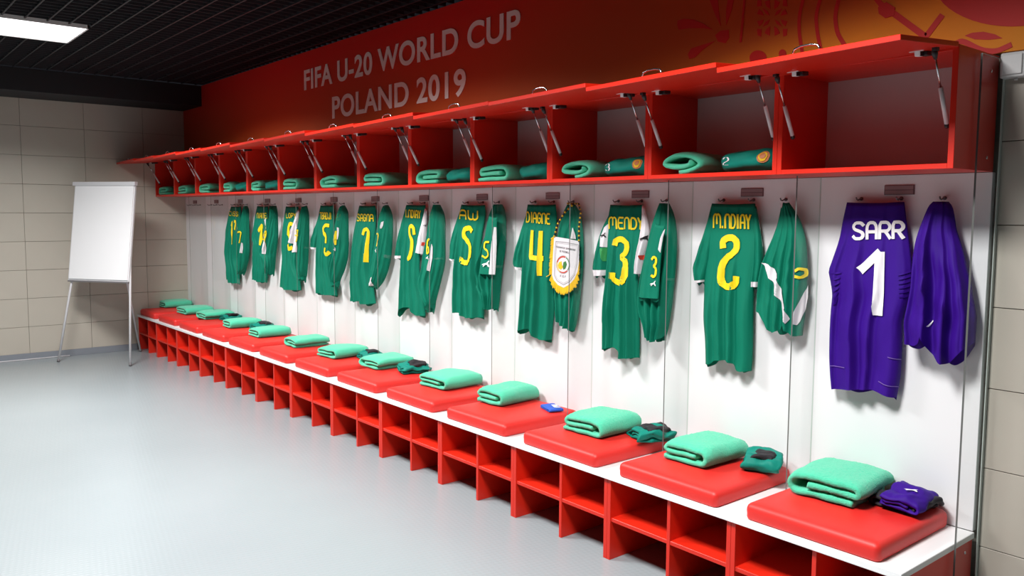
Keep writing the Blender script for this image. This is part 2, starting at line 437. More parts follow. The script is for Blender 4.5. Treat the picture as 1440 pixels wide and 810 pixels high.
# ------------------------------------------------------------------ descriptions of the thirteen lockers
NUM = ['one', 'two', 'three', 'four', 'five', 'six', 'seven', 'eight', 'nine', 'ten', 'seventeen']
def who(k):      # k = 1..13 from the near end
    if k == 1: return 'purple jersey one'
    if k <= 11: return 'green jersey %s' % NUM[k - 1]
    return 'bare hooks beside jersey seventeen' if k == 12 else 'bare hooks by the tiled wall'

# ------------------------------------------------------------------ bench units, board, cushions
T2 = .021
def child_copy(o, parent):
    c = o.copy(); COL.objects.link(c); c.parent = parent; return c
def copy_tree(src, loc, label):
    r = src.copy(); COL.objects.link(r); r.location = loc; r['label'] = label
    for ch in list(src.children):
        c = child_copy(ch, r)
        for g in list(ch.children): child_copy(g, c)
    return r
HB = .395
def bench_unit(x1):
    t = empty('bench_unit', (x1 - P / 2, .29, 0), '', 'bench', 'red cubby units under the bench')
    off = (x1 - P / 2, .29, 0); x0 = x1 - P
    md = x0 + P / 2 + .020
    for a in (x0 + .0005, x1 - T2 - .0005): box('side_panel', (a, 0, 0), (a + T2, .586, HB), M_RED, t, .001, off=off)
    box('divider', (md - .009, .004, 0), (md + .009, .586, HB), M_RED, t, .001, off=off)
    box('shelf', (x0 + T2, .006, .188), (md - .009, .586, .206), M_RED, t, .001, off=off)
    box('shelf', (md + .009, .006, .188), (x1 - T2, .586, .206), M_RED, t, .001, off=off)
    box('back_panel', (x0 + T2, .578, 0), (x1 - T2, .586, HB), M_CUBBYBACK, t, .0, off=off)
    return t
b0 = bench_unit(0.0)
for k in range(1, 14):
    lab = 'red open cubby bench unit below the %s' % who(k)
    if k == 1: b0['label'] = lab
    else: copy_tree(b0, (b0.location[0] - P * (k - 1), b0.location[1], 0), lab)
tag(box('bench_board', (XL + .002, -.014, HB), (.006, D - .001, ZB), M_WHITE, None, .002), 'long white board topping the red bench units', 'bench board')

def cushion_mesh():
    bm = bmesh.new(); w, d = .556, .568
    N = 20
    def rr(cx, cy, r, n=5):
        out = []
        for sx, sy, a0 in ((1, 1, 0), (-1, 1, 90), (-1, -1, 180), (1, -1, 270)):
            for i in range(n + 1):
                a = math.radians(a0 + 90 * i / n); out.append((sx * (cx - r) + r * math.cos(a), sy * (cy - r) + r * math.sin(a)))
        return out
    prof = [(.20, .0725), (.11, .0722), (.05, .0712), (.022, .0685), (.010, .0640), (.003, .0565), (0, .048), (-.001, .036), (0, .024), (0, .010), (.003, .003), (.010, 0)]
    prev = None
    for ins, z in prof:
        pts = rr(w / 2 - ins, d / 2 - ins, max(.006, .024 - ins * .5))
        rg = [bm.verts.new((x, y, z)) for x, y in pts]; n = len(rg)
        if prev is None: bm.faces.new(rg)
        else:
            for i in range(n): bm.faces.new((prev[i], rg[i], rg[(i + 1) % n], prev[(i + 1) % n]))
        prev = rg
    bm.faces.new(prev[::-1])
    bmesh.ops.recalc_face_normals(bm, faces=bm.faces)
    me = bpy.data.meshes.new('seat_cushion'); bm.to_mesh(me); bm.free()
    for p in me.polygons: p.use_smooth = True
    me.materials.append(M_LEATHER)
    return me
cme = cushion_mesh()
rnd = random.Random(3)
for k in range(1, 14):
    o = link('seat_cushion', cme); o.location = (-.360 - P * (k - 1) + rnd.uniform(-.006, .006), .2885, ZB + .0005); o.rotation_euler = (0, 0, rnd.uniform(-.012, .012))
    tag(o, 'square red leatherette seat cushion on the bench below %s' % who(k), 'cushion', 'red seat cushions along the bench')

# ------------------------------------------------------------------ back panels with name plates and hooks
def hook_panel():
    off = (-P / 2, D, 0)
    t = empty('hook_panel', (-P / 2, D, ZB), '', 'wall panel', 'white back panels with hooks')
    off = (-P / 2, D, ZB)
    box('panel', (-P + .0012, D, ZB + .001), (-.0012, WALLY + .011, ZS - .001), M_PANEL, t, .0012, off=off)
    pl = box('name_plate', (-P / 2 - .062, D - .005, 1.732), (-P / 2 + .062, D, 1.771), M_PLATE, t, .001, off=off)
    box('plate_insert', (-P / 2 - .058, D - .0065, 1.735), (-P / 2 + .058, D - .005, 1.7495), M_PLATE2, pl, 0, off=off)
    box('plate_insert', (-P / 2 - .058, D - .0065, 1.753), (-P / 2 + .058, D - .005, 1.768), M_PLATE2, pl, 0, off=off)
    for hx in HOOKX:
        x = -P / 2 + hx
        h = rod('hook', [(x - off[0], -.0 , 1.717 - ZB), (x - off[0], -.012, 1.717 - ZB), (x - off[0], -.030, 1.711 - ZB), (x - off[0], -.040, 1.713 - ZB), (x - off[0], -.046, 1.722 - ZB)], .003, M_GREY, t, 8)
        rod('hook_base', [(x - off[0], 0.0, 1.717 - ZB), (x - off[0], -.004, 1.717 - ZB)], .008, M_GREY, h, 12)
    return t
HOOKX = (-.160, .010, .180)
p0 = hook_panel()
for k in range(1, 14):
    lab = 'white back panel with name plate and hooks behind %s' % who(k) if k < 12 else 'empty white back panel with %s' % who(k)
    if k == 1: p0['label'] = lab
    else: copy_tree(p0, (p0.location[0] - P * (k - 1), D, ZB), lab)

# ------------------------------------------------------------------ clear dividers
def pane(name, x0, x1, y0, y1, z0, z1, label, group):
    bm = bmesh.new(); bm_box(bm, (0, y0 - D, 0), (x1 - x0, y1 - D, z1 - z0), 0)
    me = bpy.data.meshes.new(name); bm.to_mesh(me); bm.free()
    me.materials.append(M_GLASS); me.materials.append(M_GEDGE); me.materials.append(M_GEDGE2)
    for p in me.polygons:
        if abs(p.normal.x) < .5: p.material_index = 1 if p.normal.y < -.5 else 2
    o = link(name, me); o.location = (x0, D, z0)
    return tag(o, label, 'divider', group)
for k in range(1, 13):
    pane('clear_divider', -P * k - .003, -P * k + .003, YP, D - .0005, ZB + .0005, ZS - .0005, 'clear acrylic divider between %s and %s' % (who(k), who(k + 1).replace(' beside jersey seventeen', '')), 'clear dividers between the lockers')
ep = pane('end_divider', .009, .016, YP, WALLY - .001, .01, 2.225, 'tall clear acrylic end panel screwed to the end of the locker row', None)
box('edge_strip', (0.0155, WALLY - .020 - D, 0), (.0185, WALLY - .002 - D, 2.2), M_GEDGE2, ep, .0005, off=(.009, 0, 0))
for z in (1.86, 2.17, .37):
    s = rod('screw', [(.0185 - .009, -.11, z - .01), (.016 - .009, -.11, z - .01)], .006, M_CHROME, ep, 10)

# ------------------------------------------------------------------ overhead cabinets
LIDL = .425
def cabinet():
    off = (-P / 2, .41, ZS)
    t = empty('overhead_cabinet', off, '', 'cabinet', 'red overhead cabinets')
    for a in (-P + .0005, -T2 - .0005): box('side_panel', (a, YS, ZS), (a + T2, D - .001, ZT), M_RED, t, .001, off=off)
    box('bottom_panel', (-P + T2, YS, ZS), (-T2, D - .001, ZS + .0185), M_RED, t, .001, off=off)
    box('top_panel', (-P + T2, YS + .002, ZT - .0185), (-T2, D - .001, ZT), M_RED, t, .001, off=off)
    box('back_panel', (-P + T2, D - .007, ZS + .0185), (-T2, D - .001, ZT - .0185), M_CABBACK, t, 0, off=off)
    return t
def lid_meshes():
    bm = bmesh.new(); bm_box(bm, (-P / 2 + .002, -LIDL, -.0185), (P / 2 - .002, 0, 0), .0015)
    a = bpy.data.meshes.new('lid'); bm.to_mesh(a); bm.free(); a.materials.append(M_RED)
    return a
c0 = cabinet(); LM = lid_meshes(); cache = {}
def sub(name, maker, parent, off=None):
    if name not in cache: cache[name] = maker()
    o = link(name.split('#')[0], cache[name], parent)
    return o
def take(o):
    me = o.data; bpy.data.objects.remove(o); return me
def handle_me():
    pts = [(-.05, -.385, 0), (-.05, -.385, .010), (-.044, -.385, .020), (-.02, -.385, .026), (.02, -.385, .026), (.044, -.385, .020), (.05, -.385, .010), (.05, -.385, 0)]
    return take(rod('handle', pts, .0042, M_CHROME, None, 8))
def hinge_me():
    bm = bmesh.new(); bm_box(bm, (-.024, -.085, -.021), (.024, -.076, -.0185), 0); bm_box(bm, (-.012, -.072, -.036), (.008, -.04, -.0185), .002); bm_box(bm, (-.006, -.045, -.034), (.02, .0, -.0185), .002)
    me = bpy.data.meshes.new('hinge'); bm.to_mesh(me); bm.free()
    me.materials.append(M_WHITE); me.materials.append(M_DARK)
    for p in me.polygons:
        if p.center.x > .004 and p.center.y > -.06: p.material_index = 1
    return me
for k in range(1, 14):
    lab = 'red overhead cabinet with raised lid above %s' % who(k)
    if k == 1: c = c0; c['label'] = lab
    else: c = copy_tree(c0, (c0.location[0] - P * (k - 1), .41, ZS), lab)
for k in range(1, 14):
    c = [o for o in bpy.data.objects if o.get('label') == 'red overhead cabinet with raised lid above %s' % who(k)][0]
    lid = link('lid', LM, c)
    base = Vector((0, YS - .41 - .001, ZT - ZS + .001 - .0))
    lid.location = base
    tilt = math.radians(4.6 + [0, -.8, -1.2, .2, -.6, .4, -.3, .5, -.4, .2, 0, .3, 0][k - 1]); roll = -math.radians(1.3)
    lid.rotation_euler = (tilt, roll, 0)
    h = sub('handle', handle_me, lid)
    for sx in (-.24, .24):
        q = sub('hinge', hinge_me, lid); q.location = (sx, 0, 0)
    R = lid.rotation_euler.to_matrix()
    for sx in (-1, 1):
        xs = sx * (P / 2 - .045)
        top = base + R @ Vector((xs, -.092, -.030)); bot = Vector((xs, .285 - .41, 1.958 - ZS))
        d = (bot - top); mid = top + d * .46
        s = rod('gas_strut', [mid, bot - d * .05], .0082, M_STEEL, c, 10)
        rod('piston_rod', [top + d * .04, mid], .0036, M_CHROME, s, 8)
        rod('ball_socket', [top - d * .02, top + d * .03, top + d * .10], .01, M_DARK, s, 8, rads=[.008, .0115, .006])
        rod('ball_socket', [bot - d * .06, bot - d * .02, bot], .009, M_DARK, s, 8, rads=[.0085, .0095, .006])
        box('strut_bracket', top + Vector((-.012 if sx < 0 else -.004, -.012, .000)), top + Vector((.004 if sx < 0 else .012, .012, .014)), M_DARK, s, .001)

# ------------------------------------------------------------------ draped garments
class Cloth:
    """Tube of cloth hanging in front of the wall. L, R, B: left edge, right edge (top to bottom) and hem (left to right)
    read off the photograph on the plane y=yc; the tube has real depth T in front of it and folds."""
    def __init__(s, crop, L, R, B, yc, T, seed, sag=.004, nf=5, amp=.9, topT=.35, T_back=.35, k=None, tilt=0.):
        s.tilt = tilt
        s.lim = (-P * k + .011, -P * (k - 1) - .011) if k else (-99, 99)
        s.crop = crop; s.yc = yc; s.T = T; s.topT = topT; s.Tb = T_back
        cv = lambda pts, y0, y1: np.array([on((crop[0] + p[0] / crop[2], crop[1] + p[1] / crop[2]), 1, y0 + (y1 - y0) * i / max(1, len(pts) - 1))[[0, 2]] for i, p in enumerate(pts)])
        s.L, s.R, s.B = (np.array(chaikin(list(cv(q, y0, y1)), 2)) for q, y0, y1 in ((L, yc - tilt, yc - tilt), (R, yc, yc), (B, yc - tilt, yc)))
        s.sag = sag
        rr = random.Random(seed); s.seed = seed
        s.folds = [((i + .5 + rr.uniform(-.3, .3)) / nf, rr.uniform(.55, 1.1) * .5 / nf, amp * rr.uniform(.5, 1.0), rr.uniform(-.12, .12), rr.uniform(.0, .5)) for i in range(nf)]
    def lx(s, z): return min(s.lim[1] - .03, max(s.lim[0], float(np.interp(-z, -s.L[:, 1], s.L[:, 0]))))
    def rx(s, z): return min(s.lim[1], float(np.interp(-z, -s.R[:, 1], s.R[:, 0])))
    def zt(s, t): return min(1.702, s.L[0, 1] + (s.R[0, 1] - s.L[0, 1]) * t - s.sag * math.sin(math.pi * t))
    def zb(s, t):
        b = s.B; u = (b[:, 0] - b[0, 0]) / (b[-1, 0] - b[0, 0] + 1e-9); return float(np.interp(t, u, b[:, 1]))
    def depth(s, v): return s.T * (s.topT + (1 - s.topT) * min(1, v * 1.6) ** .8)
    def fold(s, t, v):
        f = 0
        for c, w, a, dr, st in s.folds:
            g = max(0., min(1., (v - st * .5) / .5)); g = g * g * (3 - 2 * g)
            d = (t - c - dr * (v - .5)) / w
            f += a * (.25 + .75 * g) * (math.exp(-d * d * .9) if d < 0 else 1.3 * math.exp(-(d / .42) ** 2) - .3 * math.exp(-((d - .55) / .4) ** 2))
        return f
    def F(s, t, v):
        t = min(1, max(0, t)); e = abs(2 * t - 1)
        pr = (1 - e ** 2.6) ** .5
        n = noise.noise((t * 4 + s.seed * 7.3, v * 5, s.seed)) * .14 + noise.noise((t * 11 + s.seed, v * 9, 3.1)) * .05
        return s.yc - s.tilt * (1 - t) - s.depth(v) * (pr * (.55 + n * min(1, v * 3)) + s.fold(t, v) * (1 - e ** 6) * .8)
    def point(s, t, v):
        z = s.zt(t) + v * (s.zb(t) - s.zt(t)); l, r = s.lx(z), s.rx(z)
        return np.array([l + (r - l) * t, s.F(t, v), z])
    def build(s, name, m, parent, off, nu=64, nv=40, hem_in=None, open_in=True, v0=0., v1=1., grow=0.):
        vs, fs = [], []
        for j in range(nv + 1):
            v = v0 + (v1 - v0) * j / nv
            for i in range(nu + 1):
                p = s.point(i / nu, v); p[1] -= grow; vs.append(p - off)
            for i in range(nu - 1, 0, -1):           # rear layer close to the wall, a little lower at the hem
                t = i / nu; p = s.point(t, v); e = abs(2 * t - 1)
                p[1] = s.yc - s.tilt * (1 - t) + s.depth(v) * s.Tb * (1 - e ** 2.6) ** .5 * (1 + .3 * math.sin(t * 17 + s.seed)) + grow
                p[2] -= (.012 + .010 * math.sin(t * 9 + s.seed)) * max(0, v - .6) * 2.2
                vs.append(p - off)
        n = 2 * nu
        for j in range(nv):
            for i in range(n):
                fs.append((j * n + i, (j + 1) * n + i, (j + 1) * n + (i + 1) % n, j * n + (i + 1) % n))
        if v0 == 0:
            fs += [(i, i + 1, n - i - 1, (n - i) % n) if i else (0, 1, n - 1) for i in range(0, nu)][:nu]
        o = mesh(name, vs, fs, m, parent, True, False)
        return o
    def local(s, q):
        x, z = q; l, r = s.lx(z), s.rx(z); t = (x - l) / (r - l + 1e-9); tt = min(1, max(0, t))
        zt, zb = s.zt(tt), s.zb(tt); return t, (zt - z) / (zt - zb + 1e-9)
    def surf(s, q, lift):
        q = (min(s.lim[1], max(s.lim[0], q[0])), q[1]); t, v = s.local(q); return np.array([q[0], s.F(t, min(1, max(0, v))) - lift, q[1]])
    def px(s, p, lift=.004):
        """photo-crop pixel -> (x,z) on the cloth's front"""
        c = s.crop; pp = (c[0] + p[0] / c[2], c[1] + p[1] / c[2]); y = s.yc - s.T * .6
        for _ in range(3):
            q = on(pp, 1, y); t, v = s.local((q[0], q[2])); e = min(1, abs(2 * t - 1)); y = s.yc - s.tilt * (1 - min(1, max(0, t))) - s.depth(min(1, max(0, v))) * ((1 - e ** 2.6) ** .5 * .55 + .15)
        return np.array([q[0], q[2]])
    def stroke(s, name, pts, w, m, parent, off, smooth=1, lift=.0055):
        q = chaikin([s.px(p) for p in pts], smooth) if smooth else [s.px(p) for p in pts]
        v2, fs = ribbon2d(q, w)
        return mesh(name, [s.surf(v, lift) - off for v in v2], fs, m, parent, True)
    def text(s, name, body, tl, trr, h, w, m, parent, off, lift=.0055):
        tot = sum(LWID.get(c, .8) for c in body) + .28 * (len(body) - 1); x = 0; V, Fc = [], []
        tl, trr = np.array(tl, float), np.array(trr, float)
        for ch in body:
            cw = LWID.get(ch, .8)
            for st in FONT.get(ch, []):
                q = [s.px(tl + (trr - tl) * ((x + a * cw) / tot) + np.array([0, (1 - b) * h])) for a, b in st]
                v2, fs = ribbon2d(chaikin(q, 1) if len(q) > 2 else q, w, .006); o = len(V)
                V += [s.surf(v, lift) - off for v in v2]; Fc += [tuple(i + o for i in f) for f in fs]
            x += cw + .28
        return mesh(name, V, Fc, m, parent, True)
    def patch(s, name, le, ri, m, parent, off, lift=.0055, nu=16, nv=44):
        le, ri = [s.px(p) for p in le], [s.px(p) for p in ri]
        def at(pl, f):
            f *= len(pl) - 1; i = min(len(pl) - 2, int(f)); return pl[i] + (pl[i + 1] - pl[i]) * (f - i)
        V, Fc = [], []
        for j in range(nv + 1):
            a, b = at(le, j / nv), at(ri, j / nv)
            for i in range(nu + 1): V.append(s.surf(a + (b - a) * i / nu, lift) - off)
        for j in range(nv):
            for i in range(nu): k = j * (nu + 1) + i; Fc.append((k, k + 1, k + nu + 2, k + nu + 1))
        return mesh(name, V, Fc, m, parent, True)
CAT = [[(0, .35), (.15, .5), (.35, .55), (.6, .62), (.75, .8), (.95, 1.0), (1.0, .9), (.88, .7), (.85, .55), (.95, .3), (1.0, 0), (.85, .05), (.75, .3), (.55, .35), (.35, .2), (.2, .02), (.12, .1), (.25, .32), (.1, .3)]]
def cat_logo(cl, x0, y0, x1, y1, parent, off, m=M_WPRINT, name='leaping_cat_logo'):
    V = [cl.surf(cl.px((x0 + (x1 - x0) * a, y0 + (y1 - y0) * (1 - b))), .004) - off for a, b in CAT[0]]
    V = [v - np.array([0, .005, 0]) for v in V]
    return mesh(name, V, [tuple(range(len(V)))], m, parent, False)

YJ = D - .036      # plane of the hanging jerseys
def garment(name, k, label, cat, group):
    off = np.array([-P * (k - .5), D - .05, 1.69])
    return empty(name, tuple(off), label, cat, group), off
def jersey(k, crop, L, R, B, color=M_GREEN, seed=1, sleeves=(), number=(), name=None, numw=.032, pm=M_YELLOW, T=.060, nf=4, label=None, amp=.7):
    n = NUM[k - 1]
    t, off = garment('football_jersey', k, label or 'green football jersey with yellow number %s hanging on hooks' % n, 'jersey', 'jerseys on the hooks')
    amp = amp if k < 6 else .45
    body = Cloth(crop, L, R, B, YJ, T, seed, nf=nf, amp=amp, k=k)
    bo = body.build('body', color, t, off)
    for s in number: body.stroke('number', s, numw, pm, t, off)
    if name: body.text('name_lettering', name[0], name[1], name[2], name[3], name[4] if len(name) > 4 else .0095, pm, t, off)
    for sv in sleeves:
        cl = Cloth(crop, sv['L'], sv['R'], sv['B'], YJ + sv.get('dy', -.004), sv.get('T', .05), seed + 17, nf=2, amp=.3, topT=.2, T_back=.3, k=k)
        so = cl.build('sleeve', sv.get('m', color), t, off, nu=20, nv=20)
        if sv.get('cuff'): cl.build('cuff', M_WFAB, so, off, nu=20, nv=3, v0=1 - sv['cuff'], v1=1.005, grow=.002)
        for le, ri, mm in sv.get('patches', ()): cl.patch('sleeve_patch', le, ri, mm, so, off)
        for c in sv.get('cats', ()): cat_logo(cl, *c, so, off, M_BLACKFAB if sv.get('m') is M_WFAB or sv.get('patches') else M_WPRINT)
    return t, off, body
def shorts(k, crop, L, R, B, color=M_GREEN, seed=1, stripes=(), number=(), cats=(), flap=None, numw=.0125, T=.075, label=None, nf=4, numflap=True, amp=.75):
    n = NUM[k - 1]
    t, off = garment('football_shorts', k, label or 'green football shorts with yellow %s bunched on a hook beside jersey %s' % (n, n), 'shorts', 'shorts on the hooks')
    ys = YJ - .010; T = T if k < 6 else .06; tilt = {1: .03, 3: .05, 6: .06, 7: .045, 8: .06, 9: .07, 10: .07, 11: .045}.get(k, 0)
    amp = amp if k < 6 else .3
    cl = Cloth(crop, L, R, B, ys, T, seed + 50, nf=nf, amp=amp, topT=.3, T_back=.3, k=k, tilt=tilt)
    bo = cl.build('body', color, t, off)
    c2 = cl
    if flap:
        c2 = Cloth(crop, flap[0], flap[1], flap[2], ys - tilt * .7 - T * .95, .022, seed + 90, nf=2, amp=.3, topT=.6, k=k)
        c2.build('front_leg', color, t, off, nu=20, nv=24)
    for le, ri in stripes: (c2 if flap else cl).patch('white_stripe', le, ri, M_WFAB, t, off, lift=.006)
    for s in number: c2.stroke('number', s, numw, M_YELLOW, t, off, lift=.008)
    for c in cats: cat_logo(c2, *c, t, off)
    return t, off, cl

# locker 1: goalkeeper
cr = (1150, 260, 2.6125)
t, off, b = jersey(1, cr, [(107, 64), (92, 130), (80, 200), (52, 280), (38, 318), (46, 350), (54, 400), (48, 460), (44, 540), (43, 640), (46, 700), (52, 748)],
    [(318, 62), (326, 130), (336, 200), (345, 280), (349, 330), (346, 400), (330, 450), (314, 500), (312, 560), (309, 640), (304, 710), (290, 780)],
    [(52, 748), (130, 748), (205, 748), (220, 752), (285, 781), (290, 780)], M_PURPLE, 4, number=[], pm=M_WPRINT, nf=4,
    label='purple goalkeeper jersey with white number one hanging on hooks')
b.stroke('number', [(160, 310), (194, 280), (226, 252)], .036, M_WPRINT, t, off, smooth=0)
b.stroke('number', [(229, 256), (227, 330), (224, 400), (221, 470)], .038, M_WPRINT, t, off, smooth=0, lift=.0065)
b.text('name_lettering', 'SARR', (132, 140), (314, 136), 58, .013, M_WPRINT, t, off)
for i in range(6):
    b.stroke('elbow_rib', [(44 + i * 3, 318 + i * 24), (60 + i, 326 + i * 22), (84 - i * 3, 322 + i * 18)], .008, M_PURPLE, t, off, lift=.005)
    b.stroke('elbow_rib', [(300 + i, 330 + i * 16), (320, 326 + i * 17), (338 - i * 2, 318 + i * 18)], .007, M_PURPLE, t, off, lift=.005)
M_PLINE = mat('lilac reflective line', (120, 92, 170), .5)
b.stroke('hem_line', [(45, 664), (105, 670)], .003, M_PLINE, t, off)
b.stroke('hem_line', [(222, 722), (255, 735), (298, 742)], .003, M_PLINE, t, off)
b.stroke('hem_line', [(262, 632), (302, 642)], .003, M_PLINE, t, off)
t, off, c = shorts(1, cr, [(428, 58), (408, 76), (394, 110), (376, 155), (360, 205), (351, 260), (347, 330), (342, 390), (330, 450), (318, 510), (322, 560)],
    [(478, 58), (496, 78), (504, 120), (510, 165), (524, 205), (538, 250), (548, 300), (562, 350), (574, 420), (586, 490), (596, 575)],
    [(322, 560), (335, 582), (372, 590), (405, 578), (424, 545), (436, 590), (446, 618), (500, 660), (545, 630), (596, 578)], M_PURPLE, 7, T=.085,
    label='purple goalkeeper shorts bunched on a hook beside jersey one')
c.stroke('brand_mark', [(405, 520), (418, 500)], .004, M_WPRINT, t, off)

# locker 2
cr = (960, 270, 3.116)
jersey(2, cr, [(128, 50), (112, 110), (100, 180), (95, 260), (97, 390), (95, 480), (93, 560), (100, 640), (103, 752)],
    [(318, 50), (328, 110), (336, 180), (333, 300), (320, 380), (312, 450), (310, 600), (308, 700), (303, 782)],
    [(103, 752), (140, 752), (152, 735), (215, 733), (243, 755), (252, 784), (303, 783)], seed=2,
    sleeves=[dict(L=[(124, 80), (95, 180), (64, 285), (48, 330), (55, 365), (62, 394)], R=[(140, 120), (132, 220), (122, 300), (110, 350), (98, 392)], B=[(62, 394), (80, 396), (98, 392)], cuff=.03),
             dict(L=[(316, 70), (318, 180), (318, 290), (314, 360), (312, 412)], R=[(322, 62), (340, 160), (351, 240), (351, 310), (347, 350), (338, 414)], B=[(312, 412), (338, 414)], cuff=.06,
                  patches=[([(321, 80), (336, 160), (342, 240)], [(324, 80), (341, 160), (351, 240)], M_WFAB)])],
    number=[[(178, 238), (176, 216), (197, 200), (222, 200), (238, 218), (238, 250), (216, 275), (196, 285), (172, 322), (168, 385), (186, 413), (214, 415), (234, 398), (236, 378)]],
    name=('M.NDIAY', (137, 97), (298, 102), 58))
t, off, c = shorts(2, cr, [(437, 44), (430, 85), (418, 140), (400, 190), (375, 250), (352, 310), (345, 360), (335, 440), (328, 515)],
    [(466, 46), (492, 82), (516, 122), (540, 200), (548, 280), (548, 380), (545, 460), (535, 560), (526, 625)],
    [(328, 515), (372, 556), (408, 615), (442, 608), (466, 576), (482, 604), (502, 632), (526, 627)], seed=9, nf=5, amp=.5,
    stripes=[([(349, 310), (372, 358), (412, 428), (440, 510), (462, 576)], [(380, 318), (421, 358), (428, 410), (455, 490), (472, 556)]),
             ([(547, 408), (512, 468), (487, 538), (486, 580)], [(546, 462), (532, 512), (508, 568), (496, 584)])],
    number=[[(496, 345), (512, 335), (536, 342), (538, 362), (518, 376), (496, 370)]], label='green football shorts with white diagonal stripes bunched on a hook beside jersey two')
c.patch('care_tag', [(424, 48), (426, 64)], [(440, 46), (436, 70)], M_WFAB, t, off, nv=4)

# locker 3
cr = (825, 270, 3.371)
jersey(3, cr, [(112, 60), (103, 120), (98, 200), (98, 300), (95, 400), (88, 500), (80, 600), (78, 746)],
    [(268, 60), (262, 120), (255, 220), (248, 330), (242, 420), (246, 520), (250, 600), (252, 700), (250, 784)],
    [(78, 748), (120, 735), (150, 735), (180, 762), (190, 786), (250, 784)], seed=3,
    sleeves=[dict(L=[(106, 110), (76, 170), (58, 230), (40, 310), (30, 365), (38, 392)], R=[(114, 140), (108, 220), (102, 300), (98, 375), (92, 395)], B=[(38, 392), (60, 396), (92, 394)], cuff=.1,
                  patches=[([(84, 168), (66, 215), (62, 258)], [(104, 150), (104, 215), (102, 262)], M_WFAB), ([(66, 268), (68, 300), (76, 328)], [(96, 262), (98, 300), (98, 328)], M_LGREEN)], cats=[(68, 192, 92, 216)]),
             dict(L=[(264, 62), (264, 150), (252, 250), (242, 330), (240, 384)], R=[(275, 70), (298, 170), (298, 200), (286, 260), (266, 330), (258, 388)], B=[(240, 384), (258, 388)], m=M_WFAB, dy=-.014,
                  patches=[([(250, 300), (248, 322)], [(258, 300), (256, 322)], M_ORED)], cats=[(254, 205, 282, 232)])],
    number=[[(138, 246), (142, 228), (163, 222), (190, 238), (194, 268), (182, 296), (160, 308), (184, 322), (192, 348), (190, 408), (172, 432), (142, 426), (124, 412), (126, 390)]],
    name=('MENDY', (107, 120), (266, 124), 52))
shorts(3, cr, [(348, 50), (332, 90), (312, 150), (297, 220), (275, 330), (262, 420), (255, 500), (258, 560), (285, 630), (296, 684)],
    [(384, 40), (410, 90), (425, 150), (430, 230), (425, 330), (415, 430), (405, 530), (390, 620), (372, 680)],
    [(296, 684), (318, 692), (340, 710), (360, 696), (372, 680)], seed=5,
    flap=([(325, 150), (300, 230), (272, 330), (257, 420), (247, 498)], [(372, 160), (362, 240), (352, 330), (346, 430), (342, 506)], [(247, 498), (295, 502), (342, 506)]),
    stripes=[([(368, 182), (350, 220), (340, 272)], [(374, 176), (364, 215), (350, 288)])],
    number=[[(314, 318), (322, 306), (332, 316), (330, 338), (320, 352), (331, 364), (329, 392), (318, 404), (311, 396)]], cats=[(304, 420, 330, 446)])

# locker 4
cr = (715, 270, 3.767)
jersey(4, cr, [(102, 66), (92, 130), (80, 200), (74, 300), (76, 400), (70, 520), (60, 650), (55, 746)],
    [(250, 66), (258, 130), (255, 200), (250, 300), (248, 400), (245, 500), (245, 620), (236, 700), (230, 782)],
    [(55, 748), (100, 720), (130, 720), (152, 742), (164, 772), (182, 783), (230, 782)], seed=6,
    sleeves=[dict(L=[(95, 120), (64, 225), (47, 300), (30, 378), (58, 408)], R=[(104, 180), (94, 260), (84, 340), (80, 390), (76, 412)], B=[(58, 408), (76, 412)], cuff=.05)],
    number=[[(128, 210), (122, 300), (121, 346), (150, 350), (178, 352)], [(172, 214), (168, 330), (166, 436)]], numw=.03, name=('DIAGNE', (97, 106), (220, 117), 52))
t4, off4, c4 = shorts(4, cr, [(312, 66), (290, 110), (272, 170), (257, 250), (246, 350), (241, 450), (246, 560), (254, 650)],
    [(354, 66), (384, 110), (397, 200), (400, 300), (396, 400), (388, 500), (378, 600), (362, 700), (350, 736)],
    [(254, 650), (274, 690), (300, 712), (320, 724), (350, 736)], seed=8, T=.04, stripes=[([(342, 190), (332, 246)], [(346, 190), (360, 250)])],
    label='green football shorts behind the fringed pennant beside jersey four')
# pennant with fringe and cord
YPN = YJ - .072
def ppt(p, dy=0.): q = on((cr[0] + p[0] / cr[2], cr[1] + p[1] / cr[2]), 1, YPN); return np.array([min(q[0], -P * 3 - .008), YPN + dy, q[2]])
poff = ppt((300, 370))
pn = empty('pennant', tuple(poff), 'white shield pennant with gold fringe hanging by a cord over the shorts', 'pennant')
PEN = [(242, 236), (315, 248), (388, 262), (384, 310), (376, 370), (366, 420), (348, 462), (322, 490), (292, 507), (262, 492), (240, 466), (231, 440), (233, 380), (238, 300)]
def flat(name, pts, m, parent, dy, th=.002, off=poff, f=ppt):
    v = [f(p, dy) - off for p in pts]; n = len(v)
    vs = v + [a + np.array([0, th, 0]) for a in v]
    fs = [tuple(range(n)), tuple(range(2 * n - 1, n - 1, -1))] + [(i, n + i, n + (i + 1) % n, (i + 1) % n) for i in range(n)]
    return mesh(name, vs, fs, m, parent, False, True)
flat('pennant_sheet', PEN, M_WFAB, pn, 0, .003)
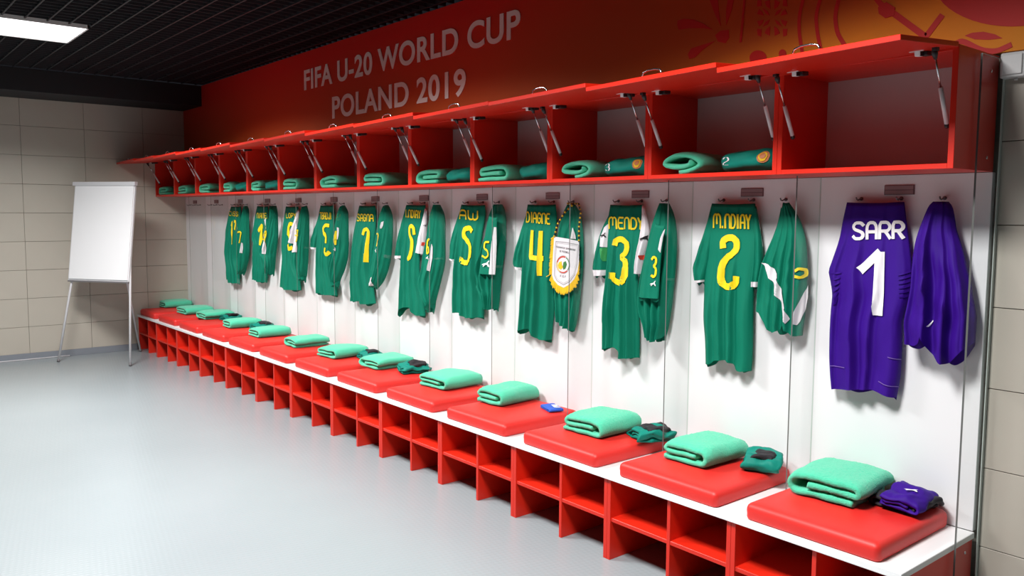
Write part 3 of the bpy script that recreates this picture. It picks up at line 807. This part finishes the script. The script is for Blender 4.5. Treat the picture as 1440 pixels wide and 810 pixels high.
# gold fringe: strands along the two sides and the point
def fringe():
    V, Fc = [], []; rr = random.Random(5)
    path = [(388, 262), (384, 310), (376, 370), (366, 420), (348, 462), (322, 490), (292, 507), (262, 492), (240, 466), (231, 440), (233, 380), (238, 300), (242, 236)]
    pts = resample(path, 3.2); cen = np.array([305., 330.])
    for p in pts:
        d = (p - cen); d = d / np.linalg.norm(d); d = d * .75 + np.array([0, .55]) if p[1] > 430 else np.array([d[0] * 1.0, .35])
        d /= np.linalg.norm(d); L = rr.uniform(15, 21) if p[1] < 430 else rr.uniform(30, 44)
        e = p + d * L; nn = np.array([-d[1], d[0]]) * 1.9; y0 = rr.uniform(-.002, .004)
        o = len(V)
        for q, dy in ((p - d * 4 - nn, 0), (p - d * 4 + nn, 0), (e + nn * .8, y0), (e - nn * .8, y0)): V.append(ppt(q, .001 + dy) - poff)
        for q, dy in ((p - d * 4 - nn, .003), (p - d * 4 + nn, .003), (e + nn * .8, y0 + .003), (e - nn * .8, y0 + .003)): V.append(ppt(q, .001 + dy) - poff)
        for f in ((0, 1, 2, 3), (7, 6, 5, 4), (0, 4, 5, 1), (1, 5, 6, 2), (2, 6, 7, 3), (3, 7, 4, 0)): Fc.append(tuple(o + i for i in f))
    o = mesh('fringe', V, Fc, M_GOLD, pn, False, True); o['kind'] = 'stuff'
fringe()
def pstroke(name, pts, w, m, dy=-.001, sm=0):
    q = [ppt(p) for p in pts]; q2 = [(a[0], a[2]) for a in q]
    if sm: q2 = chaikin(q2, sm)
    v2, fs = ribbon2d(q2, w, .01)
    return mesh(name, [np.array([v[0], YPN + dy, v[1]]) - poff for v in v2], fs, m, pn, False)
pstroke('border_line', [(252, 262), (246, 330), (243, 440), (258, 470), (292, 492), (325, 474), (350, 440), (364, 380), (372, 280), (310, 268), (252, 262)], .004, M_GREYPR)
pstroke('border_line', [(258, 270), (252, 330), (249, 438), (262, 464), (292, 484), (320, 468), (345, 436), (358, 380), (366, 286), (310, 276), (258, 270)], .0016, M_GREYPR)
def ptext(body, tl, trr, h, w, m):
    tot = sum(LWID.get(c, .8) if c != ' ' else .6 for c in body) + .28 * (len(body) - 1); x = 0; V, Fc = [], []
    tl, trr = np.array(tl, float), np.array(trr, float)
    for ch in body:
        cw = LWID.get(ch, .8) if ch != ' ' else .6
        for st in FONT.get(ch, []):
            q = [ppt(tl + (trr - tl) * ((x + a * cw) / tot) + np.array([0, (1 - b) * h])) for a, b in st]
            v2, fs = ribbon2d([(a[0], a[2]) for a in q], w, .01); o = len(V)
            V += [np.array([v[0], YPN - .0012, v[1]]) - poff for v in v2]; Fc += [tuple(i + o for i in f) for f in fs]
        x += cw + .28
    mesh('lettering', V, Fc, m, pn, False)
ptext('FEDERATION SENEGALAISE', (254, 286), (356, 304), 8, .0016, M_BLACKFAB)
ptext('DE FOOTBALL', (272, 308), (322, 317), 9, .0016, M_BLACKFAB)
ptext('F.S.F', (275, 440), (305, 444), 10, .002, M_BLACKFAB)
def arc(cx, cy, rx, ry, a0, a1, n=14): return [(cx + rx * math.cos(math.radians(a0 + (a1 - a0) * i / n)), cy + ry * math.sin(math.radians(a0 + (a1 - a0) * i / n))) for i in range(n + 1)]
pstroke('emblem_ring', arc(290, 385, 32, 42, 200, 290), .008, M_ORED)
pstroke('emblem_ring', arc(290, 385, 32, 42, 300, 400), .006, M_OGRN)
pstroke('emblem_ring', arc(290, 385, 32, 42, 50, 120), .007, M_ORED)
pstroke('emblem_ring', arc(290, 385, 32, 42, 120, 195), .006, M_GOLD)
pstroke('emblem_ring', arc(290, 385, 36, 48, 0, 360, 30), .0018, M_GREYPR)
flat('emblem_star', [(268, 372), (282, 366), (284, 385), (290, 400), (278, 412), (266, 404), (262, 388)], M_GOLD, pn, -.0012, .001)
flat('emblem_ball', [(292, 372), (304, 366), (310, 384), (302, 406), (292, 412), (288, 395)], M_OGRN, pn, -.0012, .001)
def cord():
    hook = np.array([-P * 3.5 + HOOKX[2], D - .05, 1.705])
    path = [ppt((244, 238), -.002), ppt((262, 170), -.002), ppt((290, 110), .01), ppt((322, 66), .03), hook, ppt((352, 62), .03), ppt((385, 110), .01), ppt((402, 180), -.002), ppt((398, 240), -.002), ppt((386, 264), -.002)]
    pts = resample([p for p in path], .012)
    segs = [[], []]
    a = rod('cord', [p - poff for p in pts], .0052, M_BLACKFAB, pn, 8)
    for i in range(0, len(pts) - 1, 2):
        rod('cord_stripe', [pts[i] - poff, (pts[i] * .3 + pts[i + 1] * .7) - poff], .0057, M_GOLD, a, 6)
cord()

# locker 5
cr = (630, 275, 4.5)
jersey(5, cr, [(84, 57), (74, 110), (64, 200), (58, 300), (55, 400), (50, 520), (45, 640), (45, 736)],
    [(235, 60), (240, 120), (225, 200), (210, 300), (206, 420), (215, 520), (222, 620), (228, 700), (228, 770)],
    [(45, 738), (75, 740), (112, 745), (130, 774), (152, 772), (228, 770)], seed=11,
    sleeves=[dict(L=[(80, 90), (52, 180), (36, 260), (22, 385), (28, 408)], R=[(90, 150), (78, 230), (68, 320), (58, 412)], B=[(28, 408), (58, 412)], cuff=.03)],
    number=[[(150, 222), (138, 204), (108, 210), (97, 235), (102, 262), (138, 305), (147, 340), (144, 400), (125, 426), (94, 420), (84, 404)]], numw=.034, name=('AW', (77, 92), (190, 100), 54, .012))
shorts(5, cr, [(290, 55), (266, 110), (248, 180), (230, 300), (212, 420), (203, 495), (222, 580), (250, 620), (262, 700)],
    [(330, 38), (360, 80), (368, 150), (370, 250), (362, 350), (346, 450), (332, 560), (320, 650), (310, 716)],
    [(262, 700), (276, 712), (290, 722), (310, 716)], seed=12,
    flap=([(262, 130), (245, 200), (225, 300), (207, 420), (195, 494)], [(312, 140), (312, 220), (310, 320), (306, 420), (300, 502)], [(195, 494), (250, 498), (300, 502)]),
    stripes=[([(293, 200), (280, 300), (270, 400), (262, 498)], [(306, 200), (310, 300), (306, 400), (300, 500)])],
    number=[[(262, 294), (236, 294), (231, 335), (254, 348), (262, 378), (242, 396), (222, 382)]], cats=[(218, 410, 268, 452)])

# locker 6
cr = (552, 275, 4.576)
jersey(6, cr, [(90, 57), (77, 110), (70, 200), (66, 300), (65, 420), (62, 540), (50, 660), (38, 772)],
    [(212, 62), (214, 120), (200, 220), (184, 330), (174, 420), (176, 500), (184, 600), (206, 680), (214, 772)],
    [(38, 775), (62, 730), (75, 718), (140, 716), (152, 766), (214, 775)], seed=13,
    sleeves=[dict(L=[(85, 80), (57, 200), (39, 300), (25, 388), (30, 405)], R=[(90, 150), (82, 250), (75, 330), (68, 402)], B=[(30, 405), (68, 402)], cuff=.06),
             dict(L=[(210, 82), (195, 180), (175, 290), (160, 365)], R=[(220, 92), (218, 180), (210, 290), (200, 375)], B=[(160, 365), (200, 375)], m=M_WFAB, dy=-.02, patches=[([(182, 300), (178, 322)], [(192, 302), (188, 324)], M_ORED)], cats=[(195, 180, 212, 200)])],
    number=[[(138, 244), (136, 205), (120, 194), (108, 204), (108, 245), (124, 285), (124, 340), (116, 385), (104, 406)]], numw=.03, name=('I.NDIAY', (84, 92), (180, 99), 46))
shorts(6, cr, [(264, 55), (242, 120), (227, 220), (212, 320), (197, 400), (190, 470), (168, 550), (176, 620), (228, 700)],
    [(300, 46), (335, 110), (345, 200), (348, 350), (338, 450), (316, 540), (290, 640), (258, 748)],
    [(228, 700), (236, 735), (246, 752), (258, 750)], seed=14,
    stripes=[([(261, 310), (250, 380), (233, 482)], [(268, 330), (268, 400), (250, 490)])],
    number=[[(250, 282), (230, 280), (221, 300), (219, 355), (230, 376), (246, 366), (247, 335), (222, 330)]], cats=[(222, 388, 244, 410)])

# locker 7
cr = (485, 278, 5.16)
jersey(7, cr, [(105, 57), (92, 120), (76, 200), (61, 280), (50, 380), (48, 500), (42, 620), (38, 742)],
    [(222, 57), (228, 120), (225, 220), (212, 330), (200, 430), (196, 540), (206, 640), (225, 766)],
    [(38, 744), (90, 750), (124, 744), (140, 770), (170, 772), (225, 766)], seed=15,
    number=[[(134, 262), (140, 236), (158, 226), (174, 240), (172, 280), (162, 350), (157, 460)]], numw=.03, name=('SAGNA', (90, 119), (202, 123), 48))
shorts(7, cr, [(278, 60), (257, 110), (242, 180), (228, 260), (217, 360), (207, 440), (188, 530), (192, 640)],
    [(310, 42), (345, 110), (352, 200), (345, 330), (335, 440), (310, 540), (275, 615), (225, 665)],
    [(192, 640), (205, 664), (225, 668)], seed=16, stripes=[([(270, 178), (262, 205), (262, 222)], [(284, 170), (280, 200), (268, 224)]), ([(186, 580), (182, 640)], [(200, 575), (194, 640)])],
    number=[[(232, 264), (242, 256), (250, 270), (240, 350)]], cats=[(218, 368, 242, 396)])

# locker 8
cr = (435, 278, 5.51)
jersey(8, cr, [(88, 60), (77, 110), (68, 180), (64, 300), (65, 420), (62, 560), (60, 742)],
    [(190, 57), (198, 120), (194, 220), (186, 330), (174, 440), (178, 560), (208, 650), (222, 756)],
    [(60, 742), (112, 736), (130, 752), (222, 756)], seed=19,
    sleeves=[dict(L=[(80, 120), (52, 230), (31, 330), (22, 372), (40, 396)], R=[(92, 170), (82, 270), (74, 340), (64, 398)], B=[(40, 396), (64, 398)], cuff=.05)],
    number=[[(150, 216), (126, 212), (109, 230), (110, 262), (126, 300), (124, 345)], [(118, 395), (116, 425), (134, 444), (144, 425)]], numw=.03, name=('TBADJI', (84, 116), (168, 118), 48))
shorts(8, cr, [(238, 70), (216, 120), (202, 200), (187, 300), (180, 400), (176, 460), (152, 560), (164, 620), (196, 676)],
    [(270, 47), (305, 110), (312, 220), (308, 350), (300, 470), (276, 560), (246, 620), (214, 688)],
    [(196, 676), (204, 690), (214, 690)], seed=20, stripes=[([(236, 228), (231, 280), (234, 322)], [(246, 234), (244, 290), (238, 326)])],
    number=[[(207, 262), (226, 264), (228, 310), (224, 362), (196, 364), (192, 318), (207, 262)], [(194, 312), (227, 312)]], cats=[(184, 382, 216, 414)])

# locker 9
cr = (388, 280, 6.0)
jersey(9, cr, [(85, 62), (72, 150), (58, 280), (62, 400), (70, 500), (60, 620), (45, 732)],
    [(190, 62), (194, 150), (180, 260), (164, 360), (156, 460), (170, 560), (200, 650), (214, 766)],
    [(45, 735), (85, 750), (120, 765), (214, 768)], seed=21,
    sleeves=[dict(L=[(186, 90), (165, 170), (145, 260), (128, 365)], R=[(196, 100), (186, 180), (168, 270), (154, 375)], B=[(128, 365), (154, 375)], m=M_WFAB, dy=-.024)],
    number=[[(138, 212), (118, 206), (104, 240), (104, 310), (132, 342)], [(102, 390), (112, 424), (126, 410)]], numw=.034, name=('LOPY', (88, 120), (166, 120), 38))
shorts(9, cr, [(220, 65), (202, 130), (187, 230), (168, 350), (154, 455), (152, 560), (180, 640), (212, 672)],
    [(262, 52), (280, 120), (282, 250), (278, 400), (270, 530), (262, 630), (246, 688)],
    [(212, 672), (228, 690), (246, 690)], seed=22, stripes=[([(214, 162), (204, 250), (190, 350), (177, 446)], [(238, 150), (223, 230), (210, 340), (199, 448)])],
    number=[[(190, 262), (170, 262), (165, 295), (184, 314), (191, 290), (190, 262)], [(191, 300), (189, 350), (166, 358)]])

# locker 10
cr = (348, 280, 6.48)
jersey(10, cr, [(90, 62), (72, 150), (58, 260), (42, 335), (50, 372), (70, 400), (74, 500), (66, 620), (62, 732)],
    [(186, 66), (190, 150), (182, 250), (168, 350), (164, 450), (170, 550), (184, 650), (172, 755)],
    [(62, 732), (98, 735), (116, 755), (172, 757)], seed=23,
    number=[[(104, 285), (136, 230), (128, 300), (118, 408)]], numw=.04, name=('NIANE', (88, 128), (168, 130), 44))
shorts(10, cr, [(228, 60), (207, 130), (187, 220), (162, 310), (130, 420), (108, 500), (148, 530), (172, 600), (166, 680)],
    [(264, 52), (278, 130), (282, 280), (275, 400), (256, 520), (246, 620), (236, 704)],
    [(166, 680), (205, 690), (216, 706), (236, 706)], seed=24, stripes=[([(217, 190), (200, 280), (190, 400), (179, 496)], [(232, 172), (226, 280), (213, 400), (203, 500)])],
    number=[[(152, 335), (162, 312), (154, 385)], [(190, 290), (172, 312), (168, 350), (184, 372), (194, 330), (190, 290)]])

# locker 11
cr = (308, 280, 6.47)
jersey(11, cr, [(112, 67), (92, 130), (72, 230), (56, 330), (56, 400), (70, 500), (84, 600), (88, 730)],
    [(200, 67), (200, 150), (192, 250), (182, 350), (166, 450), (160, 550), (184, 650), (190, 762)],
    [(88, 730), (114, 735), (126, 765), (190, 766)], seed=25,
    number=[[(112, 240), (122, 198), (116, 300), (122, 405)], [(140, 202), (156, 206), (144, 272)]], numw=.03, name=('CISS', (94, 112), (172, 116), 38))
shorts(11, cr, [(228, 65), (212, 120), (197, 200), (182, 300), (168, 420), (152, 520), (166, 600), (188, 668)],
    [(258, 56), (284, 120), (294, 250), (289, 420), (274, 540), (246, 640), (216, 680)],
    [(188, 668), (202, 682), (216, 682)], seed=26, stripes=[([(221, 392), (212, 440), (204, 486)], [(229, 400), (230, 440), (226, 492)])],
    number=[[(174, 302), (216, 296), (205, 340), (190, 396)]], numw=.017)

# ------------------------------------------------------------------ folded towels and clothes
def folded(name, W, H, Dp, m, seed, parent=None, variant=0, ny=16, rough=.006, taper=.1, fq=9, res=26, fuzz=0.):
    """sheet folded over itself: the cross-section (x,z) shows at the front end, extruded along y"""
    rr = random.Random(seed); t = H / 3.0
    path = []
    def arcp(cx, cz, r, a0, a1, n=9):
        for i in range(n + 1):
            a = math.radians(a0 + (a1 - a0) * i / n); path.append((cx + r * math.cos(a), cz + r * math.sin(a)))
    if variant == 0:      # bottom sheet, over the right side, top, tucked under at the left
        path += [(.02 * W, .5 * t), (.3 * W, .5 * t), (.6 * W, .5 * t)]
        arcp(W - 1.5 * t, 1.5 * t, t, -90, 90)
        path += [(.6 * W, 2.5 * t), (.35 * W, 2.5 * t)]
        arcp(1.1 * t, 2 * t, .5 * t, 90, 270)
        path += [(.3 * W, 1.5 * t), (.55 * W, 1.5 * t), (.72 * W, 1.5 * t)]
    elif variant == 1:    # closed at the left, inner S fold
        path += [(.86 * W, .5 * t), (.6 * W, .5 * t), (.3 * W, .5 * t)]
        arcp(1.55 * t, 1.5 * t, t, 270, 90)
        path += [(.35 * W, 2.5 * t), (.6 * W, 2.5 * t)]
        arcp(W - 1.1 * t, 2 * t, .5 * t, 90, -90)
        path += [(.6 * W, 1.5 * t), (.42 * W, 1.5 * t), (.3 * W, 1.5 * t)]
    else:                 # rolled
        n = 60
        for i in range(n + 1):
            f = i / n; a = math.radians(-90 + 470 * f); rx = W / 2 * (1 - .5 * f) - t * .3; rz = H / 2 * (1 - .58 * f) - t * .25
            path.append((W / 2 + rx * math.cos(a), H / 2 + rz * math.sin(a)))
        t *= .8
    pts = resample(path, W / res)
    n = len(pts); hw = t * .44
    sec = []
    for i, p in enumerate(pts):
        tg = pts[min(i + 1, n - 1)] - pts[max(0, i - 1)]; tg = tg / (np.linalg.norm(tg) + 1e-9); nn = np.array([-tg[1], tg[0]])
        sec.append((p, nn))
    vs, fs = [], []
    K = 2 * n
    for j in range(ny + 1):
        f = j / ny; e = abs(2 * f - 1); sq = 1 - taper * e ** 4
        rows = [(p + nn * hw * (1 - .35 * e ** 10)) for p, nn in sec] + [(p - nn * hw * (1 - .35 * e ** 10)) for p, nn in reversed(sec)]
        for q in rows:
            x, z = q; y = -Dp / 2 + Dp * f
            bul = 1 + .10 * math.sin(math.pi * min(1, max(0, x / W)))
            zz = z * sq * bul
            nx = noise.noise((x * fq + seed * 3, y * fq, z * fq * 1.5)); nz = noise.noise((x * fq * .8 - seed, y * fq * .9, z * fq + 5)); nyv = noise.noise((x * 12, z * 25, seed))
            fine = noise.noise((x * 70, y * 70, z * 70 + seed))
            zf = min(1, z / (H * .4)); fz = fuzz * noise.noise((x * 210, y * 210, z * 210)) if fuzz else 0
            vs.append((x - W / 2 + nx * rough * 1.2 + fine * rough * .15, y + nyv * rough * 1.6 * (e ** 3), max(.0005, zz + nz * rough * 1.2 * zf + fine * rough * .22 * zf + fz * zf)))
    for j in range(ny):
        for i in range(K): fs.append((j * K + i, j * K + (i + 1) % K, (j + 1) * K + (i + 1) % K, (j + 1) * K + i))
    for j, rev in ((0, 1), (ny, 0)):
        for i in range(n - 1):
            q = (j * K + i, j * K + i + 1, j * K + K - 2 - i, j * K + K - 1 - i); fs.append(q[::-1] if rev else q)
    o = mesh(name, vs, fs, m, parent, True, True)
    return o

TOW = {1: ((1112, 690), (1208, 714)), 2: ((938, 643.5), (995, 661.5)), 3: ((794, 603), (847, 618)), 4: ((670, 564), (707, 572)), 5: ((591.5, 540), (626.7, 550)), 6: ((506.7, 513.5), (533.5, 521)),
       7: ((446, 499.6), (473, 505)), 8: ((401, 485), (418, 490)), 9: ((352, 471.5), (365, 475.5)), 10: ((316.5, 458.6), (324.5, 462.6)), 11: ((281, 445.8), (292, 449.8)), 12: ((252.6, 439), (260, 443.7)), 13: ((226, 429.6), (236, 434))}
THH = {1: .102, 2: .094, 3: .092, 4: .094, 5: .084}
ZQ2 = ZB + .0758
for k, (a, b) in TOW.items():
    A, B = on(a, 2, ZQ2), on(b, 2, ZQ2); w = float(np.clip(np.linalg.norm(B - A), .22, .28)) + .02; x = (A[0] + B[0]) / 2
    y0 = min(.245, (A[1] + B[1]) / 2 - .01)
    if k == 1: w = .33
    dp = .315
    o = folded('folded_towel', w, THH.get(k, .078), dp, M_TOWEL, k * 3 + 1, variant=[0, 0, 1, 0, 0, 1, 0, 1, 0, 0, 1, 0, 0][k - 1] if k > 5 else [1, 0, 0, 0, 0][k - 1], ny=56 if k < 5 else 14, res=60 if k < 5 else 26, fuzz=.0032 if k < 5 else 0)
    o.location = (x, y0 + dp / 2 + .0, ZQ2 - .002); o.rotation_euler = (0, 0, math.radians([4, -1, 2, 5, 3, 2, 6, 0, 1, -3, 0, 2, 0][k - 1]))
    tag(o, 'mint green terry towel folded on the cushion below %s' % who(k), 'towel', 'folded towels on the seat cushions')

def bundle(name, k, px, W, H, Dp, m, rz, seed, label, cat, variant=1, lining=True, rough=.014):
    c = on(px, 2, ZQ2); ex = abs(math.sin(math.radians(rz))) * W / 2 + abs(math.cos(math.radians(rz))) * Dp / 2
    c[1] = min(c[1], .572 - ex - .012); c[0] += .05 + {2: .03, 3: .07, 7: .08, 10: .06, 11: .05}.get(k, 0)
    t = empty(name, (c[0], c[1], ZQ2 - .002), label, cat, 'folded clothes on the seat cushions', math.radians(rz))
    folded('outer_fold', W, H, Dp, m, seed, t, variant, 18, rough, .15, 19)
    if lining:
        o = folded('dark_lining', W * .62, H * .55, Dp * .6, M_BLACKFAB, seed + 5, t, 1 - variant if variant < 2 else 0, 10, rough * .8, .3, 20)
        o.location = (W * .12, Dp * .06, H * (.8 if k in (3, 6, 7, 10, 11) else .6))
    return t
# locker 1: purple shorts folded on a black base layer
c = on((1276, 702), 2, ZQ2); c[1] = .45; c[0] += .045
t = empty('folded_shorts', (c[0], c[1], ZQ2 - .002), 'purple folded shorts on a black garment beside the towel below purple jersey one', 'clothes', 'folded clothes on the seat cushions', math.radians(-6))
o = folded('black_layer', .20, .045, .20, M_BLACKFAB, 71, t, 1, 16, .018, .2, 18); o.location = (-.012, .02, 0)
o = folded('purple_layer', .155, .05, .19, M_PURPLE, 72, t, 0, 18, .014, .15, 20); o.location = (.008, -.012, .022); o.rotation_euler = (math.radians(4), math.radians(6), math.radians(8))
V = [((a - .5) * .05, (b - .5) * .035, 0) for a, b in CAT[0]]
q = mesh('leaping_cat_logo', V, [tuple(range(len(V)))], M_WPRINT, t, False); q.location = (.02, -.02, .083); q.rotation_euler = (0, 0, .4)
V = [(-.03, 0, 0), (0, -.008, 0), (.004, .012, 0), (-.012, .018, 0)]
q = mesh('white_print', V, [(0, 1, 2, 3)], M_WPRINT, t, False); q.location = (-.04, .02, .082)
# the others
bundle('folded_shorts', 2, (1064, 648), .19, .072, .16, M_TEAL, -62, 31, 'teal rolled shorts with black lining beside the towel below green jersey two', 'clothes', 0)
bundle('folded_shorts', 3, (905, 606), .20, .055, .20, M_TEAL, -25, 33, 'crumpled green shorts with black patch beside the towel below green jersey three', 'clothes', 1, rough=.02)
bundle('folded_shorts', 6, (584, 520), .2, .055, .2, M_TEAL, -20, 37, 'crumpled green and black shorts beside the towel below green jersey six', 'clothes', 1, rough=.02)
bundle('folded_shorts', 7, (525, 499), .2, .055, .16, M_TEAL, -15, 39, 'dark green and black garment beside the towel below green jersey seven', 'clothes', 0)
bundle('folded_shorts', 10, (372, 459), .2, .05, .18, M_TEAL, 0, 41, 'dark green and black garment beside the towel below green jersey ten', 'clothes', 0)
bundle('folded_shorts', 11, (330, 447), .2, .05, .18, M_TEAL, 0, 43, 'dark green and black garment beside the towel below green jersey seventeen', 'clothes', 0)
c = on((776, 575), 2, ZQ2)
t = empty('captain_armband', (c[0], c[1], ZQ2 - .002), 'small flat blue armband with white print on the cushion below green jersey four', 'armband')
o = folded('band', .15, .018, .09, M_BLUE, 51, t, 0, 10, .004, .2); o.rotation_euler = (0, 0, math.radians(-20))
V, Fc = [], []
for i in range(9):
    for j in range(3): V.append(((i / 8 - .5) * .085, (j / 2 - .5) * .03, .0205 + .002 * math.sin(i)))
for i in range(8):
    for j in range(2): a = i * 3 + j; Fc.append((a, a + 1, a + 4, a + 3))
o = mesh('white_print', V, Fc, M_WPRINT, t, True); o.location = (.02, .012, 0); o.rotation_euler = (0, 0, math.radians(-20))

# overhead: folded towels and rolled shirts
OT = {2: (920, 986), 3: (781, 832), 4: (666, 708), 5: (577, 611), 6: (505, 537), 7: (445, 472), 8: (392, 412), 9: (348, 366), 10: (311, 326), 11: (277.6, 291), 12: (248, 262), 13: (220, 234)}
OS = {2: (1005, 1084), 3: (842, 904), 4: (724, 766), 5: (622, 657), 9: (368, 388), 10: (327, 343)}
YT = YS + .02
ZO = ZS + .0185
for k, (a, b) in OT.items():
    xa, xb = on((a, 240), 1, YT)[0], on((b, 240), 1, YT)[0]; w = float(np.clip(xb - xa, .2, .29)) if k not in (9, 10) else .2
    lim0, lim1 = -P * k + T2 + .008, -P * (k - 1) - T2 - .008
    cx = min(max((xa + xb) / 2, lim0 + w / 2 + .006), lim1 - w / 2 - .006)
    o = folded('folded_towel', w, .105 if k == 2 else .098, .26, M_TOWEL, 100 + k, variant=2 if k in (2, 3) else [0, 1][k % 2], ny=12)
    o.location = (cx - .006, YT + .135, ZO)
    tag(o, 'folded green towel in the overhead cabinet above %s' % who(k), 'towel', 'folded towels in the overhead cabinets')
def rolled_shirt(k, xa, xb):
    lim1 = -P * (k - 1) - T2 - .01
    xb = min(xb, lim1); L = max(.15, xb - xa); cx = xb - L / 2
    t = empty('rolled_shirt', (cx, YT + .08, ZO), '%steal rolled shirt beside the towel in the cabinet above %s' % ('numbered ' if k in (2, 3) else '', who(k)), 'shirt', 'rolled shirts in the overhead cabinets')
    vs, fs = [], []; N, Mx = 28, 26; ry, rz = .075, .047
    def pt(u, a):
        e = abs(2 * u - 1); s = (1 - .55 * e ** 7)
        n = noise.noise((u * 5 + k, math.cos(a) * 1.5, math.sin(a) * 1.5)) * .007
        f = .003 * math.sin(a * 5 + u * 6)
        y = (ry * s + n + f) * math.cos(a); z = rz + (rz * s + n + f) * math.sin(a) + .010 * (u - .3) * (1 if math.sin(a) > 0 else 0)
        return ((u - .5) * L, y, max(.0008, z))
    for j in range(Mx + 1):
        for i in range(N): vs.append(pt(j / Mx, 2 * math.pi * i / N))
    for j in range(Mx):
        for i in range(N): fs.append((j * N + i, j * N + (i + 1) % N, (j + 1) * N + (i + 1) % N, (j + 1) * N + i))
    fs += [tuple(range(N)), tuple(Mx * N + i for i in range(N))]
    mesh('roll', vs, fs, M_TEAL, t, True, True)
    def put(q, lift=.003):   # (u, angle) -> point
        p = np.array(pt(q[0], q[1])); d = np.array([0, math.cos(q[1]), math.sin(q[1])]); return p + d * lift
    if k in (2, 3):
        V, Fc = [], []
        for st in FONT[str(k)]:
            v2, f2 = ribbon2d([(.13 + .10 * a, b) for a, b in st], .03, .05); o = len(V)
            V += [put((v[0], math.pi + .30 - v[1] * .72)) for v in v2]; Fc += [tuple(i + o for i in f) for f in f2]
        mesh('number', V, Fc, M_WPRINT, t, False)
        for rr_, mm, lf in ((1.0, M_BRASS, .003), (.72, M_GOLD, .0042), (.5, M_BRASS, .0052)):
            n = 18; V = [put((.84, math.pi - .25), lf)] + [put((.84 + .095 * rr_ * math.cos(2 * math.pi * i / n), math.pi - .25 + .50 * rr_ * math.sin(2 * math.pi * i / n)), lf) for i in range(n)]
            mesh('round_badge', V, [(0, 1 + i, 1 + (i + 1) % n) for i in range(n)], mm, t, False)
for k, (a, b) in OS.items(): rolled_shirt(k, on((a, 240), 1, YT)[0], on((b, 240), 1, YT)[0])

# ------------------------------------------------------------------ flip chart easel
A, B, Rr = on((82, 509), 2, 0), on((183, 515), 2, 0), np.array([-8.90, -.04, 0.])
O = (A + B) / 2; ax = (B - A) / np.linalg.norm(B - A); nf = np.array([ax[1], -ax[0], 0]); LEAN = .15
ea = empty('flip_chart', tuple(O), 'white flip chart easel on three thin legs by the tiled wall', 'flip chart')
def ep_(s, z, d=0.): return ax * s + nf * (d - LEAN * z) + np.array([0, 0, z])
def slab(name, s0, s1, z0, z1, d0, d1, m, parent):
    vs = [ep_(s, z, d) for d in (d0, d1) for z in (z0, z1) for s in (s0, s1)]
    fs = [(0, 1, 3, 2), (4, 6, 7, 5), (0, 4, 5, 1), (2, 3, 7, 6), (0, 2, 6, 4), (1, 5, 7, 3)]
    return mesh(name, vs, fs, m, parent, False, True)
bd = slab('board', -.385, .385, .885, 1.935, .004, .024, M_ALU, ea)
slab('paper_pad', -.368, .372, .905, 1.93, .024, .034, M_PAPER, bd)
slab('clamp_bar', -.40, .392, 1.915, 1.955, .0, .045, M_ALU, bd)
slab('pen_tray', -.385, .385, .872, .888, .0, .03, M_GREY, bd)
sA, sB = (A - O) @ ax, (B - O) @ ax
rod('leg', [ep_(sA, .004), ep_(-.365, .82), ep_(-.2, 1.9, -.01)], .012, M_ALU, ea, 10)
rod('leg', [ep_(sB, .004), ep_(.385, .88), ep_(.3, 1.9, -.01)], .012, M_ALU, ea, 10)
rl = Rr - O
rod('leg', [rl + np.array([0, 0, .004]), ep_(.02, 1.85, -.03)], .011, M_ALU, ea, 10)
for p, q in ((ep_(sA, .0), ep_(sA, .03)), (ep_(sB, 0), ep_(sB, .03)), (rl, rl + (ep_(.02, 1.85, -.03) - rl) * .016)):
    rod('foot_cap', [p + np.array([0, 0, .001]), q], .0145, M_GREY, ea, 10)

# ------------------------------------------------------------------ junction box on the wall
c0_, c1_ = on((1404, 76), 1, D), on((1438, 111), 1, D)
jb = empty('junction_box', (.06, WALLY, 2.196), 'light grey plastic junction box on the tiled wall beside the cabinets', 'junction box')
jx0, jx1, jz0, jz1 = .014, .098, 2.152, 2.243
bx = box('box_body', (jx0 - .06, -.05, jz0 - 2.196), (jx1 - .06, 0, jz1 - 2.196), M_BOX, jb, .006, 2)
box('cover', (jx0 + .008 - .06, -.056, jz0 + .010 - 2.196), (jx1 - .008 - .06, -.05, jz1 - .008 - 2.196), M_BOX, bx, .003, 2)
rod('cable_gland', [(0, -.02, jz0 - 2.196), (0, -.02, jz0 - 2.196 - .008)], .006, M_BOX, jb, 10)
